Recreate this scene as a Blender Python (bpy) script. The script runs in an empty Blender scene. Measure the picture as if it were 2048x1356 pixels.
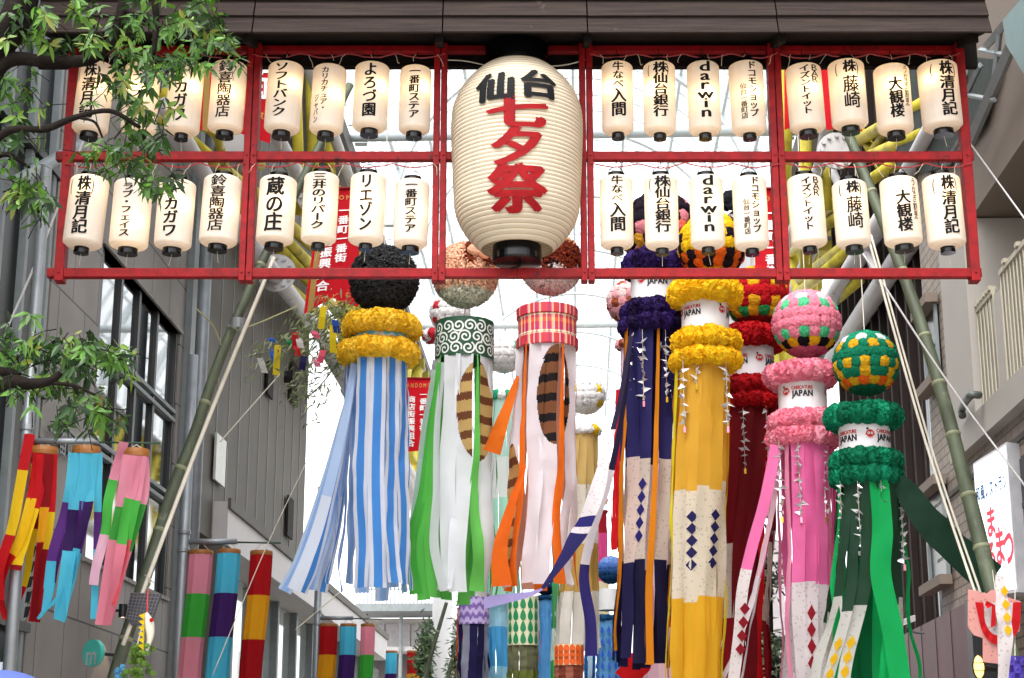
import bpy, bmesh, math, random
from mathutils import Vector, Matrix, noise
random.seed(7)
S = bpy.context.scene
COL = S.collection
rad = math.radians

# ------------------------------------------------------------------ camera
F, PITCH, EYE = 3442.0, rad(15.0), 1.6
cam = bpy.data.objects.new('camera', bpy.data.cameras.new('camera'))
COL.objects.link(cam)
cam.data.sensor_width = 36.0
cam.data.lens = 36.0 * F / 2048.0
cam.location = (0, 0, EYE)
cam.rotation_euler = (rad(90) + PITCH, 0, 0)
cam.data.clip_start, cam.data.clip_end = 0.1, 3000
S.camera = cam

# ------------------------------------------------------------------ sky, sun, exposure
SUN_EL, SUN_AZ = rad(58), rad(205)          # sun behind the camera, high, veiled by cloud
W = bpy.data.worlds.new('World'); S.world = W; W.use_nodes = True
wn, wl = W.node_tree.nodes, W.node_tree.links
sky = wn.new('ShaderNodeTexSky'); sky.sky_type = 'NISHITA'; sky.sun_disc = False
sky.sun_elevation, sky.sun_rotation = SUN_EL, SUN_AZ
sky.air_density, sky.dust_density, sky.ozone_density = 1.0, 2.5, 1.0
hs = wn.new('ShaderNodeHueSaturation'); hs.inputs['Saturation'].default_value = 0.12
wl.new(sky.outputs[0], hs.inputs['Color'])
bg = wn['Background']; bg.inputs['Strength'].default_value = 0.15
wl.new(hs.outputs[0], bg.inputs['Color'])
sd = bpy.data.lights.new('sun', 'SUN'); sd.energy = 0.7; sd.angle = rad(30); sd.color = (1, 0.97, 0.93)
so = bpy.data.objects.new('sun', sd); COL.objects.link(so)
dirv = Vector((math.sin(SUN_AZ) * math.cos(SUN_EL), math.cos(SUN_AZ) * math.cos(SUN_EL), math.sin(SUN_EL)))
so.rotation_euler = (-dirv).to_track_quat('-Z', 'Y').to_euler()
S.view_settings.view_transform = 'Standard'
S.view_settings.look = 'None'
S.view_settings.exposure = 2.1
S.cycles.max_bounces = 8
S.cycles.diffuse_bounces = 4
S.cycles.transmission_bounces = 4
S.cycles.use_denoising = True

# ------------------------------------------------------------------ projection helpers (photo pixel + real depth -> point)
CP, SP = math.cos(PITCH), math.sin(PITCH)
AZ = math.atan(136 * CP / F)
CA, SA = math.cos(AZ), math.sin(AZ)
EYEV = Vector((0, 0, EYE))
def ray(px, py):
    x, v = (px - 1024) / F, (678 - py) / F
    return Vector((x, CP - SP * v, SP + CP * v))
def at(px, py, Y):
    r = ray(px, py); return EYEV + r * (Y / r.y)
def mpp(px, py, Y):
    return Y / ray(px, py).y / F
def st(s, t, z):                       # street coordinates: along, across, up
    return Vector((s * SA + t * CA, s * CA - t * SA, z))
def onwall(px, py, t):
    r = ray(px, py); return EYEV + r * (t / (r.x * CA - r.y * SA))
def sof(px, t, py=800):
    p = onwall(px, py, t); return p.x * SA + p.y * CA
def zof(px, py, t):
    return onwall(px, py, t).z

# ------------------------------------------------------------------ colours and materials
def lin(h):
    h = h.lstrip('#'); o = []
    for i in (0, 2, 4):
        c = int(h[i:i + 2], 16) / 255
        o.append(c / 12.92 if c <= 0.04045 else ((c + 0.055) / 1.055) ** 2.4)
    return tuple(o)
MATS = {}
def base_mat(name):
    m = bpy.data.materials.new(name); m.use_nodes = True
    n = m.node_tree.nodes; return m, n, m.node_tree.links, n['Principled BSDF']
def pm(name, color, rough=0.6, metal=0.0, var=0.12, scale=6.0, bump=0.0, bscale=40.0, stretch=None, spec=0.5):
    if name in MATS: return MATS[name]
    m, n, l, b = base_mat(name)
    c = lin(color) if isinstance(color, str) else color
    b.inputs['Roughness'].default_value = rough; b.inputs['Metallic'].default_value = metal
    b.inputs['Specular IOR Level'].default_value = spec
    tc = n.new('ShaderNodeTexCoord'); src = tc.outputs['Object']
    if stretch:
        mp = n.new('ShaderNodeMapping'); mp.inputs['Scale'].default_value = stretch
        l.new(src, mp.inputs[0]); src = mp.outputs[0]
    nz = n.new('ShaderNodeTexNoise'); nz.inputs['Scale'].default_value = scale; nz.inputs['Detail'].default_value = 6
    l.new(src, nz.inputs['Vector'])
    r = n.new('ShaderNodeValToRGB')
    r.color_ramp.elements[0].position, r.color_ramp.elements[1].position = 0.3, 0.72
    r.color_ramp.elements[0].color = tuple(x * (1 - var) for x in c) + (1,)
    r.color_ramp.elements[1].color = tuple(min(1, x * (1 + var)) for x in c) + (1,)
    l.new(nz.outputs['Fac'], r.inputs[0]); l.new(r.outputs[0], b.inputs['Base Color'])
    if bump:
        bz = n.new('ShaderNodeTexNoise'); bz.inputs['Scale'].default_value = bscale; bz.inputs['Detail'].default_value = 4
        l.new(src, bz.inputs['Vector'])
        bp = n.new('ShaderNodeBump'); bp.inputs['Strength'].default_value = bump; bp.inputs['Distance'].default_value = 0.02
        l.new(bz.outputs['Fac'], bp.inputs['Height']); l.new(bp.outputs[0], b.inputs['Normal'])
    MATS[name] = m; return m
def cloth_mat(name, trans=0.35, rough=0.8, bscale=60, bump=0.25, prints=False, spec=0.2):
    """colour comes from the mesh's own colour attribute; thin sheet that lets light through"""
    if name in MATS: return MATS[name]
    m, n, l, b = base_mat(name)
    a = n.new('ShaderNodeAttribute'); a.attribute_name = 'Col'; colr = a.outputs['Color']
    tc = n.new('ShaderNodeTexCoord')
    if prints:                                   # tiny printed flowers
        vo = n.new('ShaderNodeTexVoronoi'); vo.inputs['Scale'].default_value = 24
        l.new(tc.outputs['Object'], vo.inputs['Vector'])
        r = n.new('ShaderNodeValToRGB'); e = r.color_ramp.elements
        e[0].position, e[0].color = 0.16, (0.66, 0.58, 0.53, 1); e[1].position, e[1].color = 0.28, (1, 1, 1, 1)
        e2 = r.color_ramp.elements.new(0.05); e2.color = (0.95, 0.93, 0.9, 1)
        l.new(vo.outputs['Distance'], r.inputs[0])
        mx = n.new('ShaderNodeMix'); mx.data_type = 'RGBA'; mx.blend_type = 'MULTIPLY'; mx.inputs[0].default_value = 1
        l.new(colr, mx.inputs[6]); l.new(r.outputs[0], mx.inputs[7]); colr = mx.outputs[2]
    nz = n.new('ShaderNodeTexNoise'); nz.inputs['Scale'].default_value = bscale; nz.inputs['Detail'].default_value = 5
    l.new(tc.outputs['Object'], nz.inputs['Vector'])
    bp = n.new('ShaderNodeBump'); bp.inputs['Strength'].default_value = bump; bp.inputs['Distance'].default_value = 0.01
    l.new(nz.outputs['Fac'], bp.inputs['Height']); l.new(bp.outputs[0], b.inputs['Normal'])
    l.new(colr, b.inputs['Base Color']); b.inputs['Roughness'].default_value = rough
    b.inputs['Specular IOR Level'].default_value = spec
    tr = n.new('ShaderNodeBsdfTranslucent'); l.new(colr, tr.inputs[0])
    ms = n.new('ShaderNodeMixShader'); ms.inputs[0].default_value = trans
    l.new(b.outputs[0], ms.inputs[1]); l.new(tr.outputs[0], ms.inputs[2])
    l.new(ms.outputs[0], n['Material Output'].inputs[0])
    MATS[name] = m; return m
def emit_mat(name, color, strength):
    if name in MATS: return MATS[name]
    m, n, l, b = base_mat(name)
    b.inputs['Base Color'].default_value = tuple(color) + (1,)
    b.inputs['Emission Color'].default_value = tuple(color) + (1,)
    b.inputs['Emission Strength'].default_value = strength
    MATS[name] = m; return m
PUFF = cloth_mat('tissue_paper', 0.4, 0.9, 90, 0.5)
CLOTH = cloth_mat('streamer_cloth', 0.5, 0.75, 11, 0.6)
PRINT = cloth_mat('printed_washi', 0.5, 0.75, 11, 0.5, True)
PLAIN = cloth_mat('painted_surface', 0.0, 0.55, 60, 0.1, spec=0.4)
RED = pm('red_paint', '#78050b', 0.55, var=0.3, scale=14, bump=0.15, bscale=60, spec=.2)
WOOD = pm('weathered_wood', '#2d2522', 0.9, var=0.4, scale=5, bump=0.4, bscale=25, stretch=(0.35, 6, 9), spec=.15)
DWOOD = pm('dark_wood', '#171312', 0.9, var=0.3, scale=6, bump=0.2, spec=.1)
BLACK = pm('black_lacquer', '#040405', 0.22, var=0.05, spec=.3)
INK = pm('brush_ink', '#0a0a0e', 0.7, var=0.05, spec=.15)
REDINK = pm('red_ink', '#7e090f', 0.7, var=0.18, scale=9, spec=.15)
STEEL = pm('galvanised_steel', '#8b9094', 0.45, 0.6, var=0.12)
WHITEP = pm('white_pipe_paint', '#b5b3b4', 0.5, var=0.1, scale=2, spec=.3)
YELLOWP = pm('yellow_pipe_paint', '#b8a936', 0.55, var=0.3, scale=1.5, spec=.25)
BAMBOO = pm('bamboo_skin', '#474f3c', 0.6, var=0.4, scale=3, bump=0.1, stretch=(3, 3, 0.6))
ROPE = pm('rope_fibre', '#c9c3b4', 0.9, var=0.1)
FOIL = pm('silver_foil', '#e2e2e6', 0.32, 0.75, var=0.15)
SILVERLET = pm('steel_letter', '#4b5052', 0.35, 0.6)

def chips(m, colr, scale, lo, hi):
    n, l = m.node_tree.nodes, m.node_tree.links; b = n['Principled BSDF']; src = b.inputs['Base Color'].links[0].from_socket
    tc = n.new('ShaderNodeTexCoord'); nz = n.new('ShaderNodeTexNoise'); nz.inputs['Scale'].default_value = scale; nz.inputs['Detail'].default_value = 9; nz.inputs['Roughness'].default_value = .7
    l.new(tc.outputs['Object'], nz.inputs['Vector']); mr = n.new('ShaderNodeMapRange'); mr.inputs[1].default_value = lo; mr.inputs[2].default_value = hi; l.new(nz.outputs['Fac'], mr.inputs[0])
    mx = n.new('ShaderNodeMix'); mx.data_type = 'RGBA'; mx.inputs[7].default_value = lin(colr) + (1,); l.new(mr.outputs[0], mx.inputs[0]); l.new(src, mx.inputs[6]); l.new(mx.outputs[2], b.inputs['Base Color'])
chips(RED, '#2a1210', 7, .60, .68); chips(WOOD, '#5a504a', 5, .64, .74); chips(WHITEP, '#77706a', 2.2, .58, .72); chips(YELLOWP, '#5a5428', 1.6, .56, .72); chips(BAMBOO, '#787a66', 5, .58, .75)
# ------------------------------------------------------------------ mesh builder
ORIG = {}
class MB:
    def __init__(s): s.v, s.f, s.c, s.m = [], [], [], []
    def add(s, vs, fs, col=(0.8, 0.8, 0.8), mi=0):
        o = len(s.v); s.v.extend(Vector(p) for p in vs)
        for f in fs:
            s.f.append([o + i for i in f]); s.c.append(col); s.m.append(mi)
    def quad(s, a, b, c, d, col=(0.8, 0.8, 0.8), mi=0): s.add([a, b, c, d], [(0, 1, 2, 3)], col, mi)
    def hexa(s, p, col=(0.8, 0.8, 0.8), mi=0):           # 4 front points + 4 back points
        s.add(p, [(0, 1, 2, 3), (7, 6, 5, 4), (0, 4, 5, 1), (1, 5, 6, 2), (2, 6, 7, 3), (3, 7, 4, 0)], col, mi)
    def slab(s, a, b, c, d, thick, col=(0.8, 0.8, 0.8), mi=0):   # quad with thickness vector
        t = Vector(thick); s.hexa([a, b, c, d, Vector(a) + t, Vector(b) + t, Vector(c) + t, Vector(d) + t], col, mi)
    def box(s, lo, hi, col=(0.8, 0.8, 0.8), mi=0):
        x0, y0, z0 = lo; x1, y1, z1 = hi
        s.hexa([(x0, y0, z0), (x1, y0, z0), (x1, y0, z1), (x0, y0, z1), (x0, y1, z0), (x1, y1, z0), (x1, y1, z1), (x0, y1, z1)], col, mi)
    def sbox(s, s0, s1, t0, t1, z0, z1, col=(0.8, 0.8, 0.8), mi=0):   # box in street coordinates
        s.hexa([st(s0, t0, z0), st(s0, t1, z0), st(s0, t1, z1), st(s0, t0, z1), st(s1, t0, z0), st(s1, t1, z0), st(s1, t1, z1), st(s1, t0, z1)], col, mi)
    def tube(s, pts, r, n=8, col=(0.8, 0.8, 0.8), mi=0, cap=True):
        pts = [Vector(p) for p in pts]; k = len(pts); vs, fs = [], []
        rr = r if isinstance(r, (list, tuple)) else [r] * k
        up = Vector((0.13, 0.27, 0.95))
        for i, p in enumerate(pts):
            d = (pts[min(i + 1, k - 1)] - pts[max(i - 1, 0)]).normalized()
            a = d.cross(up)
            if a.length < 1e-3: a = d.cross(Vector((1, 0, 0)))
            a.normalize(); b = d.cross(a)
            for j in range(n):
                t = 2 * math.pi * j / n; vs.append(p + (a * math.cos(t) + b * math.sin(t)) * rr[i])
        for i in range(k - 1):
            for j in range(n):
                j2 = (j + 1) % n; fs.append((i * n + j, i * n + j2, (i + 1) * n + j2, (i + 1) * n + j))
        if cap: fs += [tuple(range(n))[::-1], tuple(range((k - 1) * n, k * n))]
        s.add(vs, fs, col, mi)
    def lathe(s, c, prof, n=32, col=(0.8, 0.8, 0.8), mi=0, colf=None, cap=(False, False)):
        c = Vector(c); vs = []
        for (r, z) in prof:
            for j in range(n):
                t = 2 * math.pi * j / n; vs.append(c + Vector((r * math.sin(t), -r * math.cos(t), z)))
        o = len(s.v); s.v.extend(vs)
        for i in range(len(prof) - 1):
            for j in range(n):
                j2 = (j + 1) % n
                s.f.append([o + i * n + j, o + i * n + j2, o + (i + 1) * n + j2, o + (i + 1) * n + j])
                s.c.append(colf(j / n, i / max(1, len(prof) - 1)) if colf else col); s.m.append(mi)
        if cap[0]: s.f.append([o + j for j in range(n)][::-1]); s.c.append(col); s.m.append(mi)
        if cap[1]: s.f.append([o + (len(prof) - 1) * n + j for j in range(n)]); s.c.append(col); s.m.append(mi)
    def build(s, name, mats, parent=None, smooth=False, origin=None):
        if origin is None: origin = ORIG[parent.name] if parent else Vector((0, 0, 0))
        me = bpy.data.meshes.new(name)
        me.from_pydata([p - origin for p in s.v], [], s.f)
        if not isinstance(mats, (list, tuple)): mats = [mats]
        for m in mats: me.materials.append(m)
        at_ = me.color_attributes.new('Col', 'FLOAT_COLOR', 'CORNER')
        buf = []
        for f, c in zip(s.f, s.c): buf.extend((c[0], c[1], c[2], 1.0) * len(f))
        at_.data.foreach_set('color', buf)
        me.polygons.foreach_set('material_index', s.m)
        if smooth: me.polygons.foreach_set('use_smooth', [True] * len(s.f))
        me.update()
        o = bpy.data.objects.new(name, me); COL.objects.link(o)
        if parent: o.parent = parent
        else: o.location = origin
        ORIG[o.name] = origin
        return o
def tag(o, label, cat, group=None):
    o['label'] = label; o['category'] = cat
    if group: o['group'] = group
    return o
def struct(o): o['kind'] = 'structure'; return o
def thing(name, label, cat, loc, group=None):
    o = bpy.data.objects.new(name, None); COL.objects.link(o); o.location = loc; o.empty_display_size = 0.2
    ORIG[o.name] = Vector(loc); return tag(o, label, cat, group)
def crom(pts, n):                                  # Catmull-Rom through control points
    pts = [Vector(p) for p in pts]
    if len(pts) < 3: return [pts[0].lerp(pts[-1], i / (n - 1)) for i in range(n)]
    q = [pts[0] * 2 - pts[1]] + pts + [pts[-1] * 2 - pts[-2]]
    out = []; seg = len(pts) - 1
    for i in range(n):
        u = i / (n - 1) * seg; k = min(int(u), seg - 1); t = u - k
        a, b, c, d = q[k], q[k + 1], q[k + 2], q[k + 3]
        out.append(0.5 * ((2 * b) + (c - a) * t + (2 * a - 5 * b + 4 * c - d) * t * t + (3 * b - a - 3 * c + d) * t ** 3))
    return out
def jit(c, a=0.1):
    k = 1 + random.uniform(-a, a); return tuple(min(1, x * k) for x in c)

# ------------------------------------------------------------------ lettering
GL = {}
ASCII = set('ABCDEFGHIJKLMNOPQRSTUVWXYZabcdefghijklmnopqrstuvwxyz0123456789')
def glyph(ch):
    if ch in GL: return GL[ch]
    cu = bpy.data.curves.new('g', 'FONT'); cu.body = ch; cu.resolution_u = 4
    o = bpy.data.objects.new('g', cu); COL.objects.link(o)
    bpy.context.view_layer.update()
    me = bpy.data.meshes.new_from_object(o.evaluated_get(bpy.context.evaluated_depsgraph_get()))
    vs = [(v.co.x, v.co.y) for v in me.vertices]; fs = [tuple(p.vertices) for p in me.polygons]
    bpy.data.objects.remove(o); bpy.data.curves.remove(cu); bpy.data.meshes.remove(me)
    if ch in ASCII:
        x0, x1 = min(v[0] for v in vs), max(v[0] for v in vs)
        adv = x1 - x0; vs = [(x - (x0 + x1) / 2, y - 0.36) for x, y in vs]
    else:
        adv = 1.0; vs = [(x - 0.5, y - 0.38) for x, y in vs]
    if ch == 'ー': vs = [(y, -x) for x, y in vs]
    GL[ch] = (vs, fs, adv); return GL[ch]
def place(out, ch, u, v, w, h, off=0.012, rise=0.05, heavy=0.0):
    """append a glyph centred at (u, v) with em size w x h to out = (verts2d + layer, faces); brush weight = off + heavy"""
    vs, fs, _ = glyph(ch); b = off + heavy
    for k, (dx, dy) in enumerate(((0, 0), (-b, .2 * b), (b, -.2 * b), (.35 * b, .6 * b), (-.4 * b, -.6 * b), (.7 * b, -.7 * b)) if b > .003 else ((0, 0),)):
        o = len(out[0]); out[0].extend((u + (x + dx) * w, v + (y + dy + rise * x) * h, k) for x, y in vs)
        out[1].extend(tuple(o + i for i in f) for f in fs)
def column(out, text, u, v0, w, h, pitch=None, off=0.012, rise=0.05, heavy=0.0):
    for i, ch in enumerate(text):
        if ch != ' ': place(out, ch, u, v0 - ((pitch or h) * .5) - i * (pitch or h), w, h, off, rise, heavy)
def line(out, text, u, v, w, h, off=0.02, gap=0.06):
    adv = [glyph(c)[2] if c != ' ' else 0.3 for c in text]; tot = sum(adv) + gap * (len(text) - 1); x = -tot / 2
    for c, a in zip(text, adv):
        if c != ' ': place(out, c, u + (x + a / 2) * w, v, w, h, off, 0)
        x += a + gap
def warp(out, fn, du=None, dv=None, layer=0.0006):
    """cut the flat letters finely enough, then bend them with fn(u, v) -> point"""
    bm = bmesh.new(); vs = [bm.verts.new((x, y, k)) for x, y, k in out[0]]
    for f in out[1]:
        try: bm.faces.new([vs[i] for i in f])
        except ValueError: pass
    for ax, d in ((0, du), (1, dv)):
        if not d: continue
        lo = min(p[ax] for p in out[0]); hi = max(p[ax] for p in out[0]); x = math.floor(lo / d) * d + d
        nrm = (1, 0, 0) if ax == 0 else (0, 1, 0)
        while x < hi:
            bmesh.ops.bisect_plane(bm, geom=bm.verts[:] + bm.edges[:] + bm.faces[:], plane_co=Vector(nrm) * x, plane_no=nrm, dist=1e-6)
            x += d
    bm.verts.index_update()
    r = ([fn(v.co.x, v.co.y) - Vector((0, v.co.z * layer, 0)) for v in bm.verts], [[v.index for v in f.verts] for f in bm.faces]); bm.free()
    return r

# ================================================================== THE SETTING
mb = MB(); mb.quad((-900, -900, 0), (900, -900, 0), (900, 900, 0), (-900, 900, 0))
struct(mb.build('ground', pm('paving', '#a8a29b', 0.85, var=0.15, scale=2, bump=0.2)))

# ---- arcade: glazed barrel vault over the street, carried by white and yellow pipes
TV, ZV, RISE = 5.0, 16.0, 5.2
S0, S1 = 24.0, 88.0
def vault(s, a, dr=0.0): return st(s, (TV + dr) * math.cos(a), ZV + (RISE + dr) * math.sin(a))
arc = thing('arcade_roof', 'glazed white barrel vault arcade roof carried by pipe trusses above the street', 'arcade roof', st(50, 0, 16))
m, n, l, b = base_mat('milky_glazing')
tr = n.new('ShaderNodeBsdfTranslucent'); tr.inputs[0].default_value = (0.96, 0.96, 0.96, 1)
ms = n.new('ShaderNodeMixShader'); ms.inputs[0].default_value = 0.85
b.inputs['Base Color'].default_value = (0.9, 0.93, 0.94, 1); b.inputs['Roughness'].default_value = 0.3
l.new(b.outputs[0], ms.inputs[1]); l.new(tr.outputs[0], ms.inputs[2])
tp = n.new('ShaderNodeBsdfTransparent'); ms2 = n.new('ShaderNodeMixShader'); ms2.inputs[0].default_value = 0.75
l.new(ms.outputs[0], ms2.inputs[1]); l.new(tp.outputs[0], ms2.inputs[2]); l.new(ms2.outputs[0], n['Material Output'].inputs[0])
GLAZE = m
mb = MB(); NA = 36
for i in range(32):
    a, b_ = S0 + (S1 - S0) * i / 32, S0 + (S1 - S0) * (i + 1) / 32
    for j in range(NA):
        p, q = math.pi * j / NA, math.pi * (j + 1) / NA
        mb.quad(vault(a, p), vault(b_, p), vault(b_, q), vault(a, q))
mb.build('glazing', GLAZE, arc, True)
RIB = pm('pale_steel', '#bcc5c9', 0.6, var=0.05, spec=.2)
def ribmesh(s, w, d, dr):
    mb = MB()
    for j in range(NA):
        p, q = math.pi * j / NA, math.pi * (j + 1) / NA
        mb.hexa([vault(s - w, p, dr), vault(s + w, p, dr), vault(s + w, q, dr), vault(s - w, q, dr),
                 vault(s - w, p, dr - d), vault(s + w, p, dr - d), vault(s + w, q, dr - d), vault(s - w, q, dr - d)])
    return mb
s = S0 + 1; k = 0
while s < S1:
    if k % 5 == 0: ribmesh(s, 0.11, 0.28, -0.03).build('arch_rib', RIB, arc)
    else: ribmesh(s, 0.04, 0.10, -0.03).build('glazing_bar', RIB, arc)
    s += 1.15; k += 1
for j in range(1, 10):
    a = math.pi * j / 10; mb = MB()
    mb.tube([vault(S0, a, -0.16), vault(S1, a, -0.16)], 0.05, 6); mb.build('purlin', RIB, arc)
for px, yy in ((1, 36), (1, 52)):
    mb = MB(); mb.tube([st(yy, -TV, ZV), st(yy, TV, ZV)], 0.13, 10); mb.build('tie_pipe', RIB, arc, True)
# gutters / soffits between the buildings and the vault
SOFF = pm('grey_soffit', '#5c5a5a', 0.7, var=0.12, scale=1.5)
mb = MB()
mb.hexa([st(10, -9.5, 15.0), st(40.5, -9.5, 15.0), st(40.5, -TV, 15.6), st(10, -TV, 15.6),
         st(10, -9.5, 15.4), st(40.5, -9.5, 15.4), st(40.5, -TV, 16.0), st(10, -TV, 16.0)])
mb.build('soffit', SOFF, arc)
mb = MB()
mb.hexa([st(10, 9.5, 15.0), st(10, TV, 15.6), st(38, TV, 15.6), st(38, 9.5, 15.0),
         st(10, 9.5, 15.4), st(10, TV, 16.0), st(38, TV, 16.0), st(38, 9.5, 15.4)])
mb.build('soffit', SOFF, arc)
def pipe(name, a, b, t, w, mat, t2=None):
    p, q = onwall(a[0], a[1], t), onwall(b[0], b[1], t2 or t)
    r = w * 0.5 * ((p - EYEV).length + (q - EYEV).length) * 0.5 / F
    mb = MB(); mb.tube([p, q], r, 14); mb.build(name, mat, arc, True)
    return p, q, r
TL = -5.1
for a, b, w, t in (((330, 210), (450, 420), 32, TL), ((450, 420), (665, 700), 32, TL), ((655, 690), (860, 1010), 26, TL),
                   ((470, 130), (640, 420), 26, TL + 0.5), ((640, 420), (720, 560), 24, TL + 0.5), ((590, 60), (715, 400), 22, TL + 0.5),
                   ((560, 110), (480, 340), 24, TL - 0.4), ((690, 780), (840, 1040), 16, TL - 0.3)):
    pipe('white_pipe', a, b, t, w, WHITEP)
for a, b, w, t in (((330, 190), (520, 330), 26, TL - .3), ((330, 240), (560, 430), 24, TL - .3), ((400, 250), (520, 250), 22, TL - .5),
                   ((500, 380), (700, 560), 24, TL - .3), ((530, 440), (690, 600), 24, TL - .3), ((560, 500), (700, 650), 22, TL - .3),
                   ((540, 545), (720, 700), 22, TL - .4), ((600, 610), (760, 800), 20, TL - .3), ((590, 110), (600, 430), 22, TL + .2),
                   ((622, 150), (628, 430), 24, TL + .2), ((655, 250), (668, 450), 20, TL + .2), ((690, 660), (850, 900), 18, TL - .2),
                   ((720, 740), (850, 960), 16, TL - .2), ((700, 580), (850, 860), 16, TL - .2), ((430, 330), (560, 560), 20, TL - .5), ((400, 150), (450, 330), 18, TL)):
    pipe('yellow_pipe', a, b, t, w, YELLOWP)
TR = 4.9
for a, b, w, t in (((1600, 700), (1770, 430), 34, TR), ((1770, 430), (1930, 130), 34, TR), ((1665, 720), (1900, 360), 40, TR + .3),
                   ((1545, 560), (1640, 330), 22, TR - .4), ((1640, 330), (1680, 120), 26, TR - .4), ((1660, 330), (1760, 560), 18, TR)):
    pipe('white_pipe', a, b, t, w, WHITEP)
for a, b, w, t in (((1575, 130), (1568, 480), 24, TR - .3), ((1612, 240), (1612, 540), 24, TR - .3), ((1650, 240), (1655, 420), 18, TR - .2),
                   ((1700, 290), (1860, 200), 26, TR + .1), ((1720, 320), (1850, 265), 24, TR + .1), ((1600, 560), (1760, 440), 24, TR + .1),
                   ((1580, 600), (1700, 500), 22, TR + .1), ((1640, 430), (1800, 320), 22, TR + .1), ((1560, 520), (1720, 400), 22, TR + .2),
                   ((1740, 310), (1870, 130), 20, TR + .2), ((1650, 620), (1720, 560), 20, TR + .1), ((1690, 210), (1760, 330), 20, TR + .2),
                   ((1545, 480), (1690, 390), 16, TR + .2)):
    pipe('yellow_pipe', a, b, t, w, YELLOWP)
YEL2 = pm('yellow_rib_paint', '#8d8128', .6, var=.25, scale=1.5, spec=.2)
for sg_ in (-1, 1):
    mb = MB(); a_, b_ = (-6.9, -TV) if sg_ < 0 else (TV, 6.9)
    mb.sbox(40.6 if sg_ < 0 else 38.1, 86, a_, b_, 15.7, 15.95); mb.build('soffit', SOFF, arc)
    for k in range(26):
        mb = MB(); mb.sbox(41.2 + k * 1.7, 41.7 + k * 1.7, a_, b_, 15.4, 15.69); mb.build('yellow_rib', YEL2, arc)
for t_ in (-5.2, 5.2):
    for k in range(16):
        sa = 37 + k * 2.9
        mb = MB(); mb.tube([st(sa, t_, 11.2), st(sa + 3.4, t_, 15.3)], .16, 10); mb.build('yellow_pipe', YELLOWP, arc, True)
        mb = MB(); mb.tube([st(sa + .3, t_ * 1.06, 15.3), st(sa + 2.9, t_ * 1.06, 11.2)], .14, 10); mb.build('yellow_pipe', YELLOWP, arc, True)
    for zz, rr in ((11.0, .26), (13.4, .15), (15.8, .22)):
        mb = MB(); mb.tube([st(36, t_ * 1.01, zz), st(84, t_ * 1.01, zz)], rr, 12); mb.build('white_pipe', WHITEP, arc, True)
for cx, cy, t in ((478, 300, TL), (557, 560, TL), (635, 410, TL + .5), (1668, 318, TR - .4)):       # bolted pipe flanges
    c = onwall(cx, cy, t); mb = MB(); mb.tube([c + Vector((0, -.28, .05)), c + Vector((0, -.22, .05))], 0.33, 24)
    for k in range(12):
        a = k * math.pi / 6; q = c + Vector((.26 * math.cos(a), -.29, .05 + .26 * math.sin(a))); mb.tube([q, q + Vector((0, -.04, 0))], .035, 6)
    mb.build('bolt_flange', WHITEP, arc)

# ---- left side: curtain wall, tiled building, metal clad building
def tile_mat(name, color, mortar, w, h, msize, var, rough=0.6):
    m, n, l, b = base_mat(name)
    tc = n.new('ShaderNodeTexCoord'); mp = n.new('ShaderNodeMapping'); mp.inputs['Rotation'].default_value = (0, 0, AZ)
    l.new(tc.outputs['Object'], mp.inputs[0])
    sx = n.new('ShaderNodeSeparateXYZ'); l.new(mp.outputs[0], sx.inputs[0])
    cb = n.new('ShaderNodeCombineXYZ'); l.new(sx.outputs['Y'], cb.inputs['X']); l.new(sx.outputs['Z'], cb.inputs['Y'])
    br = n.new('ShaderNodeTexBrick'); br.inputs['Scale'].default_value = 1
    br.inputs['Brick Width'].default_value = w; br.inputs['Row Height'].default_value = h
    br.inputs['Mortar Size'].default_value = msize; br.inputs['Mortar Smooth'].default_value = 0.1; br.inputs['Bias'].default_value = 0
    c = lin(color)
    br.inputs['Color1'].default_value = tuple(x * (1 - var) for x in c) + (1,); br.inputs['Color2'].default_value = tuple(x * (1 + var) for x in c) + (1,)
    br.inputs['Mortar'].default_value = lin(mortar) + (1,)
    l.new(cb.outputs[0], br.inputs['Vector'])
    nz = n.new('ShaderNodeTexNoise'); nz.inputs['Scale'].default_value = 1.3; nz.inputs['Detail'].default_value = 8; l.new(tc.outputs['Object'], nz.inputs['Vector'])
    mr = n.new('ShaderNodeMapRange'); mr.inputs[1].default_value = .3; mr.inputs[2].default_value = .7; mr.inputs[3].default_value = .86; mr.inputs[4].default_value = 1.12
    l.new(nz.outputs['Fac'], mr.inputs[0])
    mx = n.new('ShaderNodeMix'); mx.data_type = 'RGBA'; mx.blend_type = 'MULTIPLY'; mx.inputs[0].default_value = 1
    l.new(br.outputs['Color'], mx.inputs[6]); l.new(mr.outputs[0], mx.inputs[7]); l.new(mx.outputs[2], b.inputs['Base Color'])
    bp = n.new('ShaderNodeBump'); bp.inputs['Strength'].default_value = .6; bp.inputs['Distance'].default_value = .02; bp.invert = True
    l.new(br.outputs['Fac'], bp.inputs['Height']); l.new(bp.outputs[0], b.inputs['Normal'])
    b.inputs['Roughness'].default_value = rough; return m
TILE = tile_mat('grey_stone_tile', '#7d7975', '#3d3a39', 1.05, 0.92, 0.012, 0.05)
BRICK = tile_mat('beige_brick_tile', '#86796d', '#554d47', 0.30, 0.13, 0.012, 0.12)
METALW = pm('grey_metal_cladding', '#59554f', 0.6, 0.0, var=0.12, scale=1, spec=.2)
DARKG = pm('dark_glass', '#14181b', 0.25, 0.0, var=0.1, spec=0.3)
m, n, l, b = base_mat('mirror_glass'); b.inputs['Base Color'].default_value = (.24, .25, .25, 1); b.inputs['Metallic'].default_value = 1; b.inputs['Roughness'].default_value = .03
MIRROR = m
FRAME = pm('black_frame', '#101113', 0.4, var=0.05)
TW = -6.0
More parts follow.
